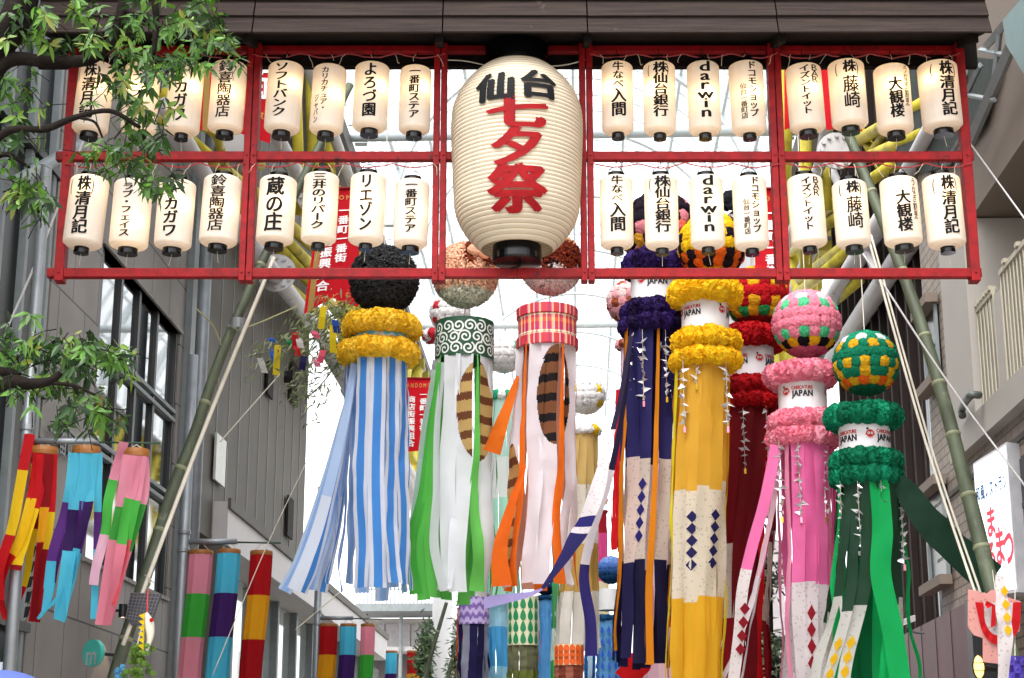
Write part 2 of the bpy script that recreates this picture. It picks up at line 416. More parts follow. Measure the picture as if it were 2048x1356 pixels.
sA, sB, sC = sof(100, TW, 600), sof(378, TW, 700), sof(612, TW, 900)
wA, wB = sof(193, TW, 700), sof(354, TW, 800)
zt, zb = zof(268, 560, TW), zof(270, 1165, TW)
# curtain wall block nearest the camera
g = thing('glass_tower', 'dark glass curtain wall block with pale vertical mullions behind the tree', 'building', st(14, -8, 0))
mb = MB(); mb.sbox(9, sA - .02, -11, TW - .05, 0, 15); mb.build('wall', pm('tower_glass', '#0d1013', .3, var=.2, spec=.12), g)
MUL = pm('pale_mullion', '#7d8486', 0.5, 0.1, var=0.1, spec=.25)
for px in (-60, -12, 40, 88):
    s_ = sof(px, TW, 600); mb = MB(); mb.sbox(s_ - .05, s_ + .05, TW - .05, TW + .03, 0, 15); mb.build('mullion', MUL, g)
for z in (3.4, 6.0, 8.6, 11.2, 13.6):
    mb = MB(); mb.sbox(9, sA - .03, TW - .05, TW + .06, z - .05, z + .05); mb.build('transom', FRAME, g)
mb = MB(); mb.tube([onwall(20, 370, TW + .3), onwall(160, 290, TW + .3)], .07, 10); mb.build('brace', MUL, g)
# tiled building with the tall window
g = thing('tiled_building', 'grey stone tiled building with tall mirrored window behind the windsocks', 'building', st((sA + sB) / 2, -8, 0))
mb = MB()
mb.sbox(sA, wA, -11, TW, 0, 15); mb.sbox(wB, sB, -11, TW, 0, 15)
mb.sbox(wA, wB, -11, TW, 0, zb); mb.sbox(wA, wB, -11, TW, zt, 15)
mb.build('wall', TILE, g)
mb = MB(); mb.sbox(wA, wB, TW - .2, TW - .08, zb, zt); win = mb.build('window', MIRROR, g)
for px in (193, 236, 274, 312, 352):
    s_ = sof(px, TW, 800); mb = MB(); mb.sbox(s_ - .05, s_ + .05, TW - .079, TW - .03, zb, zt); mb.build('mullion', FRAME, win)
for px, py in ((265, 765), (264, 955)):
    z = zof(px, py, TW)
    for dz in (0, .13): 
        mb = MB(); mb.sbox(wA, wB, TW - .079, TW - .005, z + dz, z + dz + .055); mb.build('transom', MUL, win)
mb = MB(); mb.sbox(wA - .05, wB + .05, TW - .3, TW + .04, zb - .05, zb); mb.build('sill', TILE, win)
mb = MB(); mb.sbox(wA - .05, wB + .05, TW - .3, TW + .04, zt, zt + .05); mb.build('lintel', TILE, win)
mb = MB(); mb.sbox(sB - .35, sB - .03, TW, TW + .1, 0, 15); mb.build('corner_trim', MUL, g)
def wall_text(text, px0, py0, px1, size, name, mat, parent, tt=TW + .04):
    a = onwall(px0, py0, tt); s0 = a.x * SA + a.y * CA; b_ = sof(px1, tt, py0)
    out = ([], []); nn = len(text); d = (b_ - s0) / nn
    for i, ch in enumerate(text):
        place(out, ch, s0 + d * (i + .5), a.z, d * .95, size, .012, 0)
    mb = MB(); mb.add([st(u, tt + k * .004, v) for u, v, k in out[0]], out[1]); mb.build(name, mat, parent)
wall_text('一番町', 96, 858, 152, .42, 'wall_letters', SILVERLET, g)
# metal clad building with canopy and shopfront
g = thing('clad_building', 'dark grey metal clad building with thin vertical seams above a pale canopy', 'building', st((sB + sC) / 2, -8, 0))
zc = zof(540, 1165, TW)
mb = MB(); mb.sbox(sB, sC, -12, TW, zc + .02, 15)
k = 0
while sB + .3 + k * .95 < sC: mb.sbox(sB + .3 + k * .95, sB + .335 + k * .95, TW, TW + .012, zc + .1, 15, mi=1); k += 1
mb.build('wall', [METALW, pm('seam_trim', '#7d7a74', .5)], g)
for (pa, pb) in (((425, 865), (440, 975)), ((578, 718), (588, 815)), ((570, 990), (578, 1080)), ((530, 720), (538, 800))):
    s_ = sof(pa[0], TW, pa[1]); s2 = sof(pb[0], TW, pb[1]); mb = MB(); mb.sbox(s_, s2, TW + .04, TW + .08, zof(pb[0], pb[1], TW), zof(pa[0], pa[1], TW)); mb.build('slit_window', pm('slit_glass', '#b5b6b2', .3) if pa[0] == 425 else pm('slit_dark', '#2b2a29', .7, spec=.08), g)
CAN = pm('pale_canopy', '#b7b2b2', 0.5, var=0.05, scale=1)
TC = -5.75
za, zb2 = zof(458, 1003, TC), zof(480, 1108, TC)
s0, s1 = sof(457, TC, 1003), sof(775, TC, 1260)
mb = MB(); mb.sbox(s0, s1, -7.5, TC, zb2, za); mb.build('canopy', CAN, g)
mb = MB(); mb.sbox(s0 - .02, s1, TC, TC + .05, za - .12, za + .05); mb.build('canopy_trim', METALW, g)
m, n, l, b = base_mat('shop_glass'); b.inputs['Base Color'].default_value = (.45, .5, .48, 1); b.inputs['Roughness'].default_value = .06; b.inputs['Metallic'].default_value = .55
SHOPG = m
mb = MB(); mb.sbox(sB + .5, s1 + 4, -6.6, -6.45, 0, zb2 - .005); fr = mb.build('shopfront', SHOPG, g)
for i in range(12):
    s_ = sB + 1 + i * (s1 - sB) / 11; mb = MB(); mb.sbox(s_ - .09, s_ + .09, -6.45, -6.3, 0, zb2 - .005); mb.build('mullion', MUL, fr)
mb = MB(); mb.sbox(sB + .5, s1 + 4, -6.45, -6.34, 3.1, 3.3); mb.build('transom', MUL, fr)
mb = MB(); mb.sbox(s0, s0 + .6, -6.3, TC - .05, 0, zb2 - .01); mb.build('pier', METALW, g)

# ---- right side: brick building with balcony, brown clad building, purple hoarding
TB = 5.0
sD = sof(1858, TB, 800); c0, c1 = sof(1958, TB, 650), sof(1905, TB, 650)
zl = zof(1929, 852, TB); zr = zof(1930, 455, TB)
CONC = pm('beige_render', '#6f6358', 0.75, var=0.06, scale=1.2, bump=0.08)
WHITEC = pm('pale_column_paint', '#96918a', 0.6, var=0.04, scale=1)
g = thing('brick_building', 'beige brick tiled building with railed balcony and pale column on the right', 'building', st(19, 8, 0))
mb = MB(); mb.sbox(10, sD, TB, 11, 0, zl - .45); mb.sbox(c1, sD, TB, 11, zl - .45, 15); mb.build('wall', BRICK, g)
mb = MB(); mb.sbox(10, c1 - .01, 7.2, 11, zl - .45, 15); mb.sbox(10, c1 - .01, TB + .01, 7.2, zr + .02, 15); mb.build('balcony_wall', CONC, g)
mb = MB(); mb.sbox(c0, c1, TB - .12, 6.2, zl - .1, zr); mb.build('column', WHITEC, g)
mb = MB(); mb.sbox(10, c1, TB - .15, 7.2, zl - .45, zl - .1); mb.build('balcony_slab', WHITEC, g)
for zz in (zl - .75, zl - 1.5, zl - 2.4):
    mb = MB(); mb.sbox(10, sD - .02, TB - .03, TB, zz, zz + .05); mb.build('string_course', pm('dark_joint', '#4b4641', .8), g)
RAILM = pm('cream_railing', '#a19a87', 0.5, var=0.05)
def railing(sa, sb, z0, z1):
    mb = MB(); mb.sbox(sa, sb, TB - .06, TB - .01, z1, z1 + .06); mb.sbox(sa, sb, TB - .05, TB - .02, z0 + .02, z0 + .06)
    k = int((sb - sa) / .15)
    for i in range(k + 1):
        s_ = sa + (sb - sa) * i / k; mb.tube([st(s_, TB - .035, z0), st(s_, TB - .035, z1)], .013, 6)
    for i in range(6):
        s_ = sa + (sb - sa) * (i + .5) / 6; mb.sbox(s_ - .05, s_ + .05, TB - .08, TB + .01, z1 + .06, z1 + .11)
    mb.build('railing', RAILM, g)
railing(c0 - .95, c0 - .1, zl - .08, zl + 1.15); railing(c0 - 5, c0 - 1.35, zl - .08, zl + 1.25)
mb = MB(); mb.sbox(c0 - 1.33, c0 - 1.0, TB - .05, TB + .1, zl - .09, zl + 1.1); mb.build('railing_post', WHITEC, g)
mb = MB(); mb.sbox(c0 - 3.4, c0 - 2.4, 7.14, 7.2, zl, zl + 2.1); mb.build('balcony_door', pm('door_cream', '#8d857a', .5), g)
for (pa, pb) in (((1853, 640), (1886, 750)), ((1858, 1000), (1905, 1150))):
    s_, s2 = sof(pb[0], TB, pb[1]), sof(pa[0], TB, pa[1]); z1, z0 = zof(pa[0], pa[1], TB), zof(pb[0], pb[1], TB)
    mb = MB(); mb.sbox(s_, s2, TB - .03, TB + .01, z0, z1); w_ = mb.build('window', DARKG, g)
    mb = MB(); mb.sbox(s_ - .12, s2 + .12, TB - .2, TB - .03, z0 - .13, z0); mb.build('sill', CONC, w_)
    mb = MB(); mb.sbox(s_ - .12, s2 + .12, TB - .2, TB - .03, z1, z1 + .13); mb.build('lintel', CONC, w_)
    mb = MB()
    for q in (s_ - .04, s2 - .04): mb.sbox(q, q + .08, TB - .07, TB - .03, z0, z1)
    mb.sbox(s_, s2, TB - .06, TB - .035, (z0 + z1) / 2 - .03, (z0 + z1) / 2 + .03); mb.build('frame', MUL, w_)
pa, pb = (2030, 905), (2100, 1180)
s_, s2 = sof(pb[0], TB, pb[1]), sof(pa[0], TB, pa[1])
mb = MB(); mb.sbox(s_, s2, TB - .02, TB + .01, zl - 2.2, zl - .95); w_ = mb.build('window', DARKG, g)
mb = MB(); mb.sbox(s2 - .08, s2, TB - .07, TB - .02, zl - 2.2, zl - .95); mb.build('frame', MUL, w_)
a = onwall(1958, 790, TB - .2); b_ = onwall(1925, 832, TB - .2)
mb = MB(); mb.tube(crom([a, a + Vector((-.12, -.05, -.02)), b_ + Vector((0, 0, .1)), b_], 12), .05, 8); mb.build('drain_pipe', pm('grey_plastic', '#4d5350', .5), g, True)
# brown cladding
BROWN = pm('brown_cladding', '#2a2220', 0.7, var=0.2, scale=1.2, spec=.12)
sE = sof(1690, TB + .4, 800)
g = thing('brown_clad_building', 'dark brown clad building with vertical ribs behind the green decoration', 'building', st((sD + sE) / 2, 8, 0))
mb = MB(); mb.sbox(sD + .01, sE, TB + .4, 11, 0, 15)
k = 0
while sD + .3 + k * .8 < sE: mb.sbox(sD + .3 + k * .8, sD + .42 + k * .8, TB + .3, TB + .4, 0, 15); k += 1
mb.build('wall', BROWN, g)
mb = MB(); mb.sbox(sD + 1.0, sD + 1.6, TB + .28, TB + .32, 3.0, 7.6); mb.build('window', DARKG, g)
mb = MB(); mb.tube([st(sD + .9, TB + .2, 0), st(sD + .9, TB + .2, 7.4)], .05, 8); mb.build('drain_pipe', STEEL, g, True)
PURP = pm('mauve_panel', '#63474d', 0.5, 0.0, var=0.2, scale=.8, spec=.2)
g = thing('mauve_hoarding', 'mauve metal panelled shop hoarding below the brown cladding', 'hoarding', onwall(1870, 1356, 4.6))
a0, a1, zz = sof(1934, 4.6, 1225), sof(1792, 4.6, 1277), zof(1798, 1274, 4.6)
mb = MB(); mb.sbox(a0, a1, 4.6, 5.38, 0, zz)
for i in range(1, 5): s_ = a0 + (a1 - a0) * i / 5; mb.sbox(s_ - .012, s_ + .012, 4.592, 4.6, 0, zz, mi=1)
mb.build('panel', [PURP, FRAME], g)
mb = MB(); mb.sbox(a0 - .28, a0 - .01, 4.58, 4.98, 0, zz + .02); mb.build('edge_post', FRAME, g)
# steel gallery and netting, top right
g = thing('steel_gallery', 'grey steel gallery frame with dark netting in the top right corner', 'gallery', onwall(1950, 150, 4.7))
for a, b_, w in (((1920, 330), (2080, -40), 22), ((1975, 90), (2100, -60), 18), ((2000, 60), (1985, 190), 12), ((1960, 100), (2010, 110), 10), ((1900, 260), (1960, 130), 12), ((1935, 190), (1990, 200), 9), ((1890, 330), (1935, 250), 9)):
    p, q = onwall(a[0], a[1], 4.75), onwall(b_[0], b_[1], 4.75); r = w * .5 * (p - EYEV).length / F
    mb = MB(); mb.tube([p, q], r, 4); mb.build('frame_bar', MUL, g)
NET = pm('dark_green_net', '#202a25', 0.9, var=0.4, scale=4, bump=.4)
mb = MB(); pts = [(1800, 100), (2000, 120), (1965, 250), (1900, 330), (1850, 345), (1790, 330)]
P3 = [onwall(x, y, 4.93) for x, y in pts]; mb.add(P3 + [p + st(0, .05, 0) for p in P3], [tuple(range(6)), tuple(range(6, 12))[::-1]] + [(i, (i + 1) % 6, 6 + (i + 1) % 6, 6 + i) for i in range(6)])
mb.build('netting', NET, g)
mb = MB(); mb.hexa([onwall(x, y, 4.6) for x, y in ((2005, 40), (2075, -40), (2080, 200), (2012, 90))] + [onwall(x, y, 4.66) for x, y in ((2005, 40), (2075, -40), (2080, 200), (2012, 90))]); mb.build('panel', pm('teal_panel', '#3a5f5d', .4), g)

# ---- far end of the street
g = thing('far_white_building', 'distant white building with railed gallery seen below the blue stripes', 'building', st(70, -4, 0))
FW = pm('far_white_render', '#bdb9b6', .7, var=.04)
mb = MB(); mb.sbox(66, 80, -11, -4.4, 0, 8.3); mb.build('wall', FW, g)
mb = MB(); mb.sbox(63.5, 66, -8.2, -5.2, 8.32, 8.6); mb.build('gallery_slab', MUL, g)
mb = MB()
mb.sbox(63.5, 63.58, -8.2, -5.2, 9.55, 9.64); mb.sbox(63.5, 63.56, -8.2, -5.2, 9.1, 9.15)
for i in range(22): mb.sbox(63.5, 63.55, -8.2 + i * .142, -8.16 + i * .142, 8.6, 9.56)
mb.build('railing', MUL, g)
for q in range(4): mb = MB(); mb.sbox(65.93, 65.99, -8.3 + q * .98, -7.38 + q * .98, 7.2, 8.1); mb.build('wall_panel', pm('far_panel', '#a9a4a6', .5), g)
mb = MB(); mb.sbox(65.9, 65.99, -8.6, -4.9, 3.0, 7.0); mb.build('shop_opening', pm('shop_dark', '#4a4446', .6, var=.4, scale=.8), g)
mb = MB(); mb.sbox(64.6, 66, -8.6, -4.9, 6.95, 7.12); mb.build('awning', CAN, g)
for q in (-7.9, -6.6): mb = MB(); mb.tube([st(64.5, q, 0), st(64.5, q, 8.32)], .07, 8); mb.build('column', MUL, g)
g = tag((lambda mb: (mb.lathe(at(882, 1500, 40) * 1 - Vector((0, 0, at(882, 1500, 40).z)), [(.23, 0), (.23, 7.6)], 24, cap=(True, True)), mb.build('white_pillar', pm('pillar_white', '#d6d6d6', .5, var=.04), None, True, at(882, 1500, 40) - Vector((0, 0, at(882, 1500, 40).z))))[1])(MB()), 'round white pillar standing below the green striped strips', 'pillar')
g = thing('far_shop_row', 'pale shopfront row at the far right side of the street', 'building', st(52, 6, 0))
mb = MB(); mb.sbox(33, 90, 5.6, 9, 0, 6.0); mb.build('wall', FW, g)
for i in range(8): mb = MB(); mb.sbox(36 + i * 6, 40 + i * 6, 5.54, 5.6, .4, 3.2); mb.build('window', SHOPG, g)
mb = MB(); mb.sbox(33, 90, 5.1, 5.6, 3.6, 4.0); mb.build('canopy', CAN, g)

# ================================================================== LANTERN GATE
YG = 14.0
ztop = at(1024, 92, YG).z
XL, XR = at(95, 547, YG).x, at(1962, 547, YG).x
gate = thing('lantern_gate', 'wide red lattice lantern frame under a weathered plank roof across the street', 'gate', (0, YG, at(1024, 556, YG).z))
zr1, zr1b = at(1024, 305, YG).z, at(1024, 322, YG).z
zr2, zr2b = at(1024, 538, YG).z, at(1024, 556, YG).z
zr0, zr0b = at(1024, 94, YG + .1).z, at(1024, 106, YG + .1).z
def rail(z1, z0, x0, x1, yo=0):
    mb = MB(); mb.box((x0, YG - .035 + yo, z0), (x1, YG + .045 + yo, z1)); o = mb.build('rail', RED, gate)
    bv = o.modifiers.new('bevel', 'BEVEL'); bv.width = .006; bv.segments = 2
rail(zr1, zr1b, at(113, 313, YG).x, at(1946, 313, YG).x)
rail(zr2, zr2b, XL, XR)
rail(zr0, zr0b, at(140, 100, YG).x, at(1925, 100, YG).x, .1)
for i, px in enumerate((120, 492, 877, 1176, 1565, 1949)):
    x = at(px, 547, YG).x; z0 = at(px, 564, YG).z
    for dx in ((0,) if i in (0, 5) else (-.031, .031)):
        mb = MB(); w = .04 if i in (0, 5) else .027
        mb.box((x + dx - w, YG - .05, z0), (x + dx + w, YG + .075, at(1024, 90, YG).z)); o = mb.build('post', RED, gate)
        bv = o.modifiers.new('bevel', 'BEVEL'); bv.width = .005; bv.segments = 2
# plank roof: steep overlapping courses on the front, dark soffit, rear beam
YE = 13.35
zE = at(1024, 66, YE).z
x0, x1 = at(66, 66, YE).x, at(1985, 66, YE).x
js = [x0] + [at(px, 40, YE).x for px in (505, 885, 1175, 1556)] + [x1]
slope = Vector((0, .3, .954)); nrm = Vector((0, -.954, .3))
for r_ in range(4):
    for j in range(5):
        rr = random.uniform(-.004, .004)
        a = Vector((js[j] + .006, YE, zE + rr)) + slope * (.186 * r_) + nrm * .02; b_ = Vector((js[j + 1] - .006, YE, zE + rr * .5)) + slope * (.186 * r_) + nrm * .02
        up = slope * .2 - nrm * .03
        mb = MB(); mb.slab(a, b_, b_ + up, a + up, -nrm * .022); mb.build('roof_plank', WOOD, gate)
zS = at(1024, 88, 14.2).z
mb = MB(); mb.slab((x0, YE + .06, zE + .05), (x1, YE + .06, zE + .05), (x1, 14.2, zS), (x0, 14.2, zS), (0, 0, .03)); mb.build('soffit', DWOOD, gate)
zB0 = at(1024, 134, 14.22).z; zB1 = at(1024, 88, 14.2).z + .05
xb0, xb1 = at(75, 130, 14.22).x, at(1955, 130, 14.22).x
mb = MB(); mb.box((xb0, 14.205, zB0), (xb1, 14.28, zB1)); mb.build('rear_beam', DWOOD, gate)
mb = MB(); mb.slab((x0, YE + .35, zE + .7), (x1, YE + .35, zE + .7), (x1, 14.45, zS + .06), (x0, 14.45, zS + .06), (0, 0, .03)); mb.build('rear_roof', DWOOD, gate)
for px in (120, 492, 877, 1176, 1565, 1949):
    x = at(px, 547, YG).x
    mb = MB(); mb.hexa([(x - .03, YE + .12, zE - .03), (x + .03, YE + .12, zE - .03), (x + .03, YE + .12, zE + .06), (x - .03, YE + .12, zE + .06), (x - .03, YG - .06, zS - .16), (x + .03, YG - .06, zS - .16), (x + .03, YG - .06, zS - .02), (x - .03, YG - .06, zS - .02)]); mb.build('bracket', DWOOD, gate)
    
    for zq in (zr1, zr2):
        for dx in ((0,) if px in (120, 1949) else (-.031, .031)):
            mb = MB(); q = Vector((x + dx, YG - .05, zq - .038)); mb.tube([q, q - Vector((0, .012, 0))], .011, 6); mb.build('bolt', RED, gate)
# hanging cables of the gate (out of frame above), power cable along the rails with loose ties
for x in (-3.2, 3.2):
    mb = MB(); mb.tube([(x, 14.3, zE + .5), (x, 14.3, 15.6)], .02, 6); mb.build('hanger_cable', STEEL, gate)
REDW = pm('red_cable', '#8c1c22', .5); TIE = pm('pale_tie_wire', '#b7ad98', .8)
for (pxa, pxb, py) in ((130, 490, 326), (500, 880, 326), (1180, 1560, 326), (1570, 1945, 326), (130, 490, 107), (505, 890, 107), (1180, 1555, 107), (1560, 1920, 107)):
    mb = MB(); pts = []
    for i in range(25):
        u = i / 24; p = at(pxa + (pxb - pxa) * u, py + 9 * abs(math.sin(u * 4 * math.pi)) + random.uniform(-1.5, 1.5), YG - .06); pts.append(p)
    mb.tube(pts, .006, 5); mb.build('power_cable', REDW, gate)
    for i in range(9):
        mb = MB(); px = pxa + (pxb - pxa) * (i + random.uniform(.2, .8)) / 9; pts = [at(px, py + 2, YG - .07)]
        dx = random.uniform(-10, 10)
        pts += [at(px + dx * .5 + random.uniform(-3, 3), py + 8, YG - .08), at(px + dx, py + random.uniform(12, 24), YG - .07), at(px + dx * 1.3 + random.uniform(-5, 5), py + random.uniform(18, 30), YG - .06)]
        mb.tube(crom(pts, 9), .0028, 4); mb.build('tie_wire', TIE, gate)
mb = MB()
mb.tube(crom([at(880, 120, YG), at(930, 122, YG - .05), at(985, 134, YG - .1)], 8), .005, 5)
mb.tube(crom([at(1178, 118, YG), at(1130, 130, YG - .05), at(1085, 133, YG - .1)], 8), .005, 5)
mb.build('stay_rope', ROPE, gate)

# ---- lanterns
def paper_mat(name, c, tr, ribs, amt):
    m, n, l, b = base_mat(name)
    tc = n.new('ShaderNodeTexCoord'); sx = n.new('ShaderNodeSeparateXYZ'); l.new(tc.outputs['Object'], sx.inputs[0])
    mu = n.new('ShaderNodeMath'); mu.operation = 'MULTIPLY'; mu.inputs[1].default_value = ribs * 2 * math.pi; l.new(sx.outputs['Z'], mu.inputs[0])
    sn = n.new('ShaderNodeMath'); sn.operation = 'SINE'; l.new(mu.outputs[0], sn.inputs[0])
    mr = n.new('ShaderNodeMapRange'); mr.inputs[1].default_value = .75; mr.inputs[2].default_value = 1.0; mr.inputs[3].default_value = 1.0; mr.inputs[4].default_value = 1 - amt
    l.new(sn.outputs[0], mr.inputs[0])
    nz = n.new('ShaderNodeTexNoise'); nz.inputs['Scale'].default_value = 3; nz.inputs['Detail'].default_value = 6; l.new(tc.outputs['Object'], nz.inputs[0])
    m2 = n.new('ShaderNodeMapRange'); m2.inputs[1].default_value = .3; m2.inputs[2].default_value = .7; m2.inputs[3].default_value = .95; m2.inputs[4].default_value = 1.03; l.new(nz.outputs['Fac'], m2.inputs[0])
    mm = n.new('ShaderNodeMath'); mm.operation = 'MULTIPLY'; l.new(mr.outputs[0], mm.inputs[0]); l.new(m2.outputs[0], mm.inputs[1])
    mx = n.new('ShaderNodeMix'); mx.data_type = 'RGBA'; mx.blend_type = 'MULTIPLY'; mx.inputs[0].default_value = 1
    mx.inputs[6].default_value = c + (1,); l.new(mm.outputs[0], mx.inputs[7])
    l.new(mx.outputs[2], b.inputs['Base Color']); b.inputs['Roughness'].default_value = .7; b.inputs['Specular IOR Level'].default_value = .2
    t = n.new('ShaderNodeBsdfTranslucent'); l.new(mx.outputs[2], t.inputs[0])
    ms = n.new('ShaderNodeMixShader'); ms.inputs[0].default_value = tr
    l.new(b.outputs[0], ms.inputs[1]); l.new(t.outputs[0], ms.inputs[2]); l.new(ms.outputs[0], n['Material Output'].inputs[0])
    return m
WASHI = paper_mat('lantern_paper', (.83, .765, .68), .5, 40, .07)
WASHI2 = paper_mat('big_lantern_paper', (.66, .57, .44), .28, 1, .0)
def unit_shade(capr_top, capr_bot):
    mb = MB(); prof = []
    e = .07
    for i in range(9):                       # top shoulder
        a = math.pi / 2 * i / 8; prof.append((capr_top + (1 - capr_top) * math.sin(a), .5 - e * (1 - math.cos(a))))
    for i in range(1, 161): 
        t = i / 161; prof.append((1 + .004 * math.sin(i * math.pi / 2), .5 - e - (1 - 2 * e) * t))
    for i in range(9):
        a = math.pi / 2 * (1 - i / 8); prof.append((capr_bot + (1 - capr_bot) * math.sin(a), -.5 + e * (1 - math.cos(a))))
    mb.lathe((0, 0, 0), prof[::-1], 48)
    o = mb.build('paper_shade', WASHI, None, True); me = o.data; bpy.data.objects.remove(o); return me
SH = {'B': unit_shade(.5, .5), 'S': unit_shade(.5, .38)}
def lantern(cx, y0, y1, w, cap, cols, label, tilt=0.0, bulb=(0.3, 0.1), power=1.0, ytop=None):
    c = at(cx, (y0 + y1) / 2, YG - .02); mp = mpp(cx, (y0 + y1) / 2, YG)
    zt_, zb_ = at(cx, y0, YG - .02).z, at(cx, y1 - 8, YG - .02).z
    h = zt_ - zb_; r = w * .5 * mp; c.z = (zt_ + zb_) / 2
    root = thing('paper_lantern', label, 'lantern', c, 'lit paper lanterns in the red frame')
    root.rotation_euler = (random.uniform(-.02, .02), rad(tilt), 0)
    def part(mb, name, mat, smooth=False):
        o = mb.build(name, mat, None, smooth, Vector((0, 0, 0))); o.parent = root; return o
    sh = bpy.data.objects.new('paper_shade', SH[cap]); COL.objects.link(sh); sh.parent = root; sh.scale = (r, r, h)
    rt, rb = r * .5, r * (.52 if cap == 'B' else .40); ch = .045
    mb = MB(); mb.lathe((0, 0, h / 2 - .008), [(rt, 0), (rt * 1.02, ch), (rt * .8, ch), (rt * .8, .002)], 32); part(mb, 'top_cap', BLACK)
    mb = MB(); mb.lathe((0, 0, -h / 2 + .006), [(rb * .95, 0), (rb, -ch * 1.1), (rb * .99, -ch * 1.3), (0.001, -ch * 1.3)], 32); part(mb, 'bottom_cap', BLACK)
    mb = MB()
    pts = [Vector((rt * .9 * math.cos(a), 0, h / 2 + ch + rt * .9 * math.sin(a) - .01)) for a in [math.pi * i / 10 for i in range(11)]]
    mb.tube(pts, .0035, 5); mb.tube([(0, 0, h / 2 + ch + rt * .88), (random.uniform(-.01, .01), 0, h / 2 + ch + rt * .9 + .05)], .004, 5); part(mb, 'wire_handle', INK)
    mb = MB(); mb.tube([(0, 0, -h / 2 - ch * 1.2), (random.uniform(-.02, .02), 0, -h / 2 - ch * 1.2 - .1)], .002, 4); part(mb, 'tie_string', TIE)
    out = ([], [])
    for (text, u, v0, v1, wd, bold) in cols:        # u, widths in radii; v0..v1 as fraction of paper height from the top
        nch = len(text); ph = (v1 - v0) * h / nch
        k_ = 1.45 if text[0] in ASCII else 1.0; column(out, text, u * r, h / 2 - v0 * h, wd * r * k_, ph * 1.06 * k_, ph / k_ if 0 else ph, .007 + .012 * bold, .07, .018 * bold)
    rr = r * 1.012 + .001
    vs, fs = warp(out, lambda u, v: Vector((rr * math.sin(u / rr), -rr * math.cos(u / rr), v)), r * .12)
    mb = MB(); mb.add(vs, fs); part(mb, 'lettering', INK)
    ld = bpy.data.lights.new('bulb', 'POINT'); ld.energy = power; ld.color = (1, .66, .30); ld.shadow_soft_size = .018
    lo = bpy.data.objects.new('bulb', ld); COL.objects.link(lo); lo.parent = root
    lo.location = (bulb[0] * r, -r * (.66 if abs(bulb[0]) < .35 else .55), bulb[1] * h)
    return root
K = '㈱'
def kabu(t): return [('株', 0, .06, .26, .72, 1)], t
ROWS = []
def L(*a, **k): ROWS.append((a, k))
big = 1
sei = lambda u=0: [('(', u - .62, .06, .28, .5, 0), (')', u + .62, .06, .28, .5, 0), ('株', u, .06, .27, .74, 1), ('清月記', u, .28, .88, .85, 1)]
rab = [('ラブ・フェイス', -.05, .1, .9, .62, 1)]
nak = [('ナカガワ', -.05, .12, .9, .85, 1)]
suz = [('鈴喜陶器店', -.05, .05, .87, .86, .5)]
sof_ = [('ソフトバンク', -.1, .06, .86, .85, 1)]
car = [('カリカチュア・', -.15, .09, .76, .50, .7), ('ジャパン', -.62, .5, .93, .36, .4)]
yor = [('よろづ園', 0, .06, .88, .86, 1)]
stea = [('一番町ステア', 0, .07, .86, .74, 1)]
gyu = [('牛なべ', 0, .05, .43, .75, .8), ('入間', .02, .43, .83, 1.02, 1)]
gin = [('(', -.64, .05, .22, .5, 0), (')', .64, .05, .22, .5, 0), ('株仙台銀行', 0, .05, .83, .98, 1)]
dar = [('darwin', 0, .05, .83, .95, .8)]
doc = [('ドコモショップ', .2, .05, .84, .56, 1), ('仙台一番町店', -.36, .36, .86, .42, .3)]
izu = [('イズントイット', -.12, .07, .83, .62, 1), ('BAR', .48, .07, .34, .5, 0)]
fuj = [('(', -.62, .06, .26, .5, 0), (')', .62, .06, .26, .5, 0), ('株', 0, .06, .25, .78, 1), ('藤崎', .02, .30, .8, .96, .4)]
una = [('大観楼', -.05, .25, .86, .82, 1), ('うなぎ割烹', .62, .06, .68, .34, .3)]
kur = [('蔵の庄', 0, .07, .88, 1.0, 1)]
mit = [('三井のリパーク', 0, .05, .86, .84, 1)]
rie = [('リエゾン', 0, .06, .88, .8, 1)]
UP = [(187, 130, 275, 71, 'B', sei(-.1)), (281, 131, 276, 70, 'B', rab), (369, 128, 277, 69, 'S', nak), (455, 128, 272, 70, 'B', suz),
      (568, 130, 273, 71, 'B', sof_), (656, 135, 275, 67, 'B', car), (742, 131, 269, 69, 'B', yor), (830, 137, 274, 63, 'B', stea),
      (1235, 129, 275, 63, 'S', gyu), (1319, 129, 276, 64, 'S', gin), (1408, 129, 276, 65, 'S', dar), (1495, 129, 276, 69, 'S', doc),
      (1611, 134, 271, 71, 'B', izu), (1696, 126, 263, 72, 'B', fuj), (1787, 135, 274, 71, 'B', una), (1880, 129, 268, 79, 'B', sei(.2))]
LO = [(172, 356, 504, 77, 'S', sei(0)), (262, 364, 505, 77, 'B', rab), (350, 364, 505, 74, 'B', nak), (441, 355, 499, 76, 'B', suz),
      (553, 357, 495, 74, 'B', kur), (640, 350, 495, 70, 'S', mit), (734, 351, 497, 70, 'S', rie), (823, 363, 503, 68, 'B', stea),
      (1233, 355, 505, 66, 'S', gyu), (1323, 355, 506, 67, 'S', gin), (1414, 355, 504, 67, 'S', dar), (1501, 357, 507, 68, 'S', doc),
      (1614, 355, 502, 71, 'S', izu), (1703, 365, 502, 69, 'B', fuj), (1802, 359, 499, 75, 'B', una), (1888, 354, 503, 75, 'S', sei(.1))]
TU = [3, 1, 2, 2, 2, 2, 1.5, 1, 0, .5, -.5, -1.5, -2, -1.5, -1, -2]
TLo = [3, 2, 2, 2, 2, 1.5, 1, 1, 0, 0, -.3, -.6, -2, -1.5, -2, -2]
BU = [(.3, .1), (.0, .1), (.45, .12), (.1, .0), (.45, .15), (.4, .02), (.45, .1), (.4, .15), (-.4, .1), (-.4, .08), (.1, .0), (.15, .02), (.15, .1), (.2, .12), (.0, .15), (-.45, .2)]
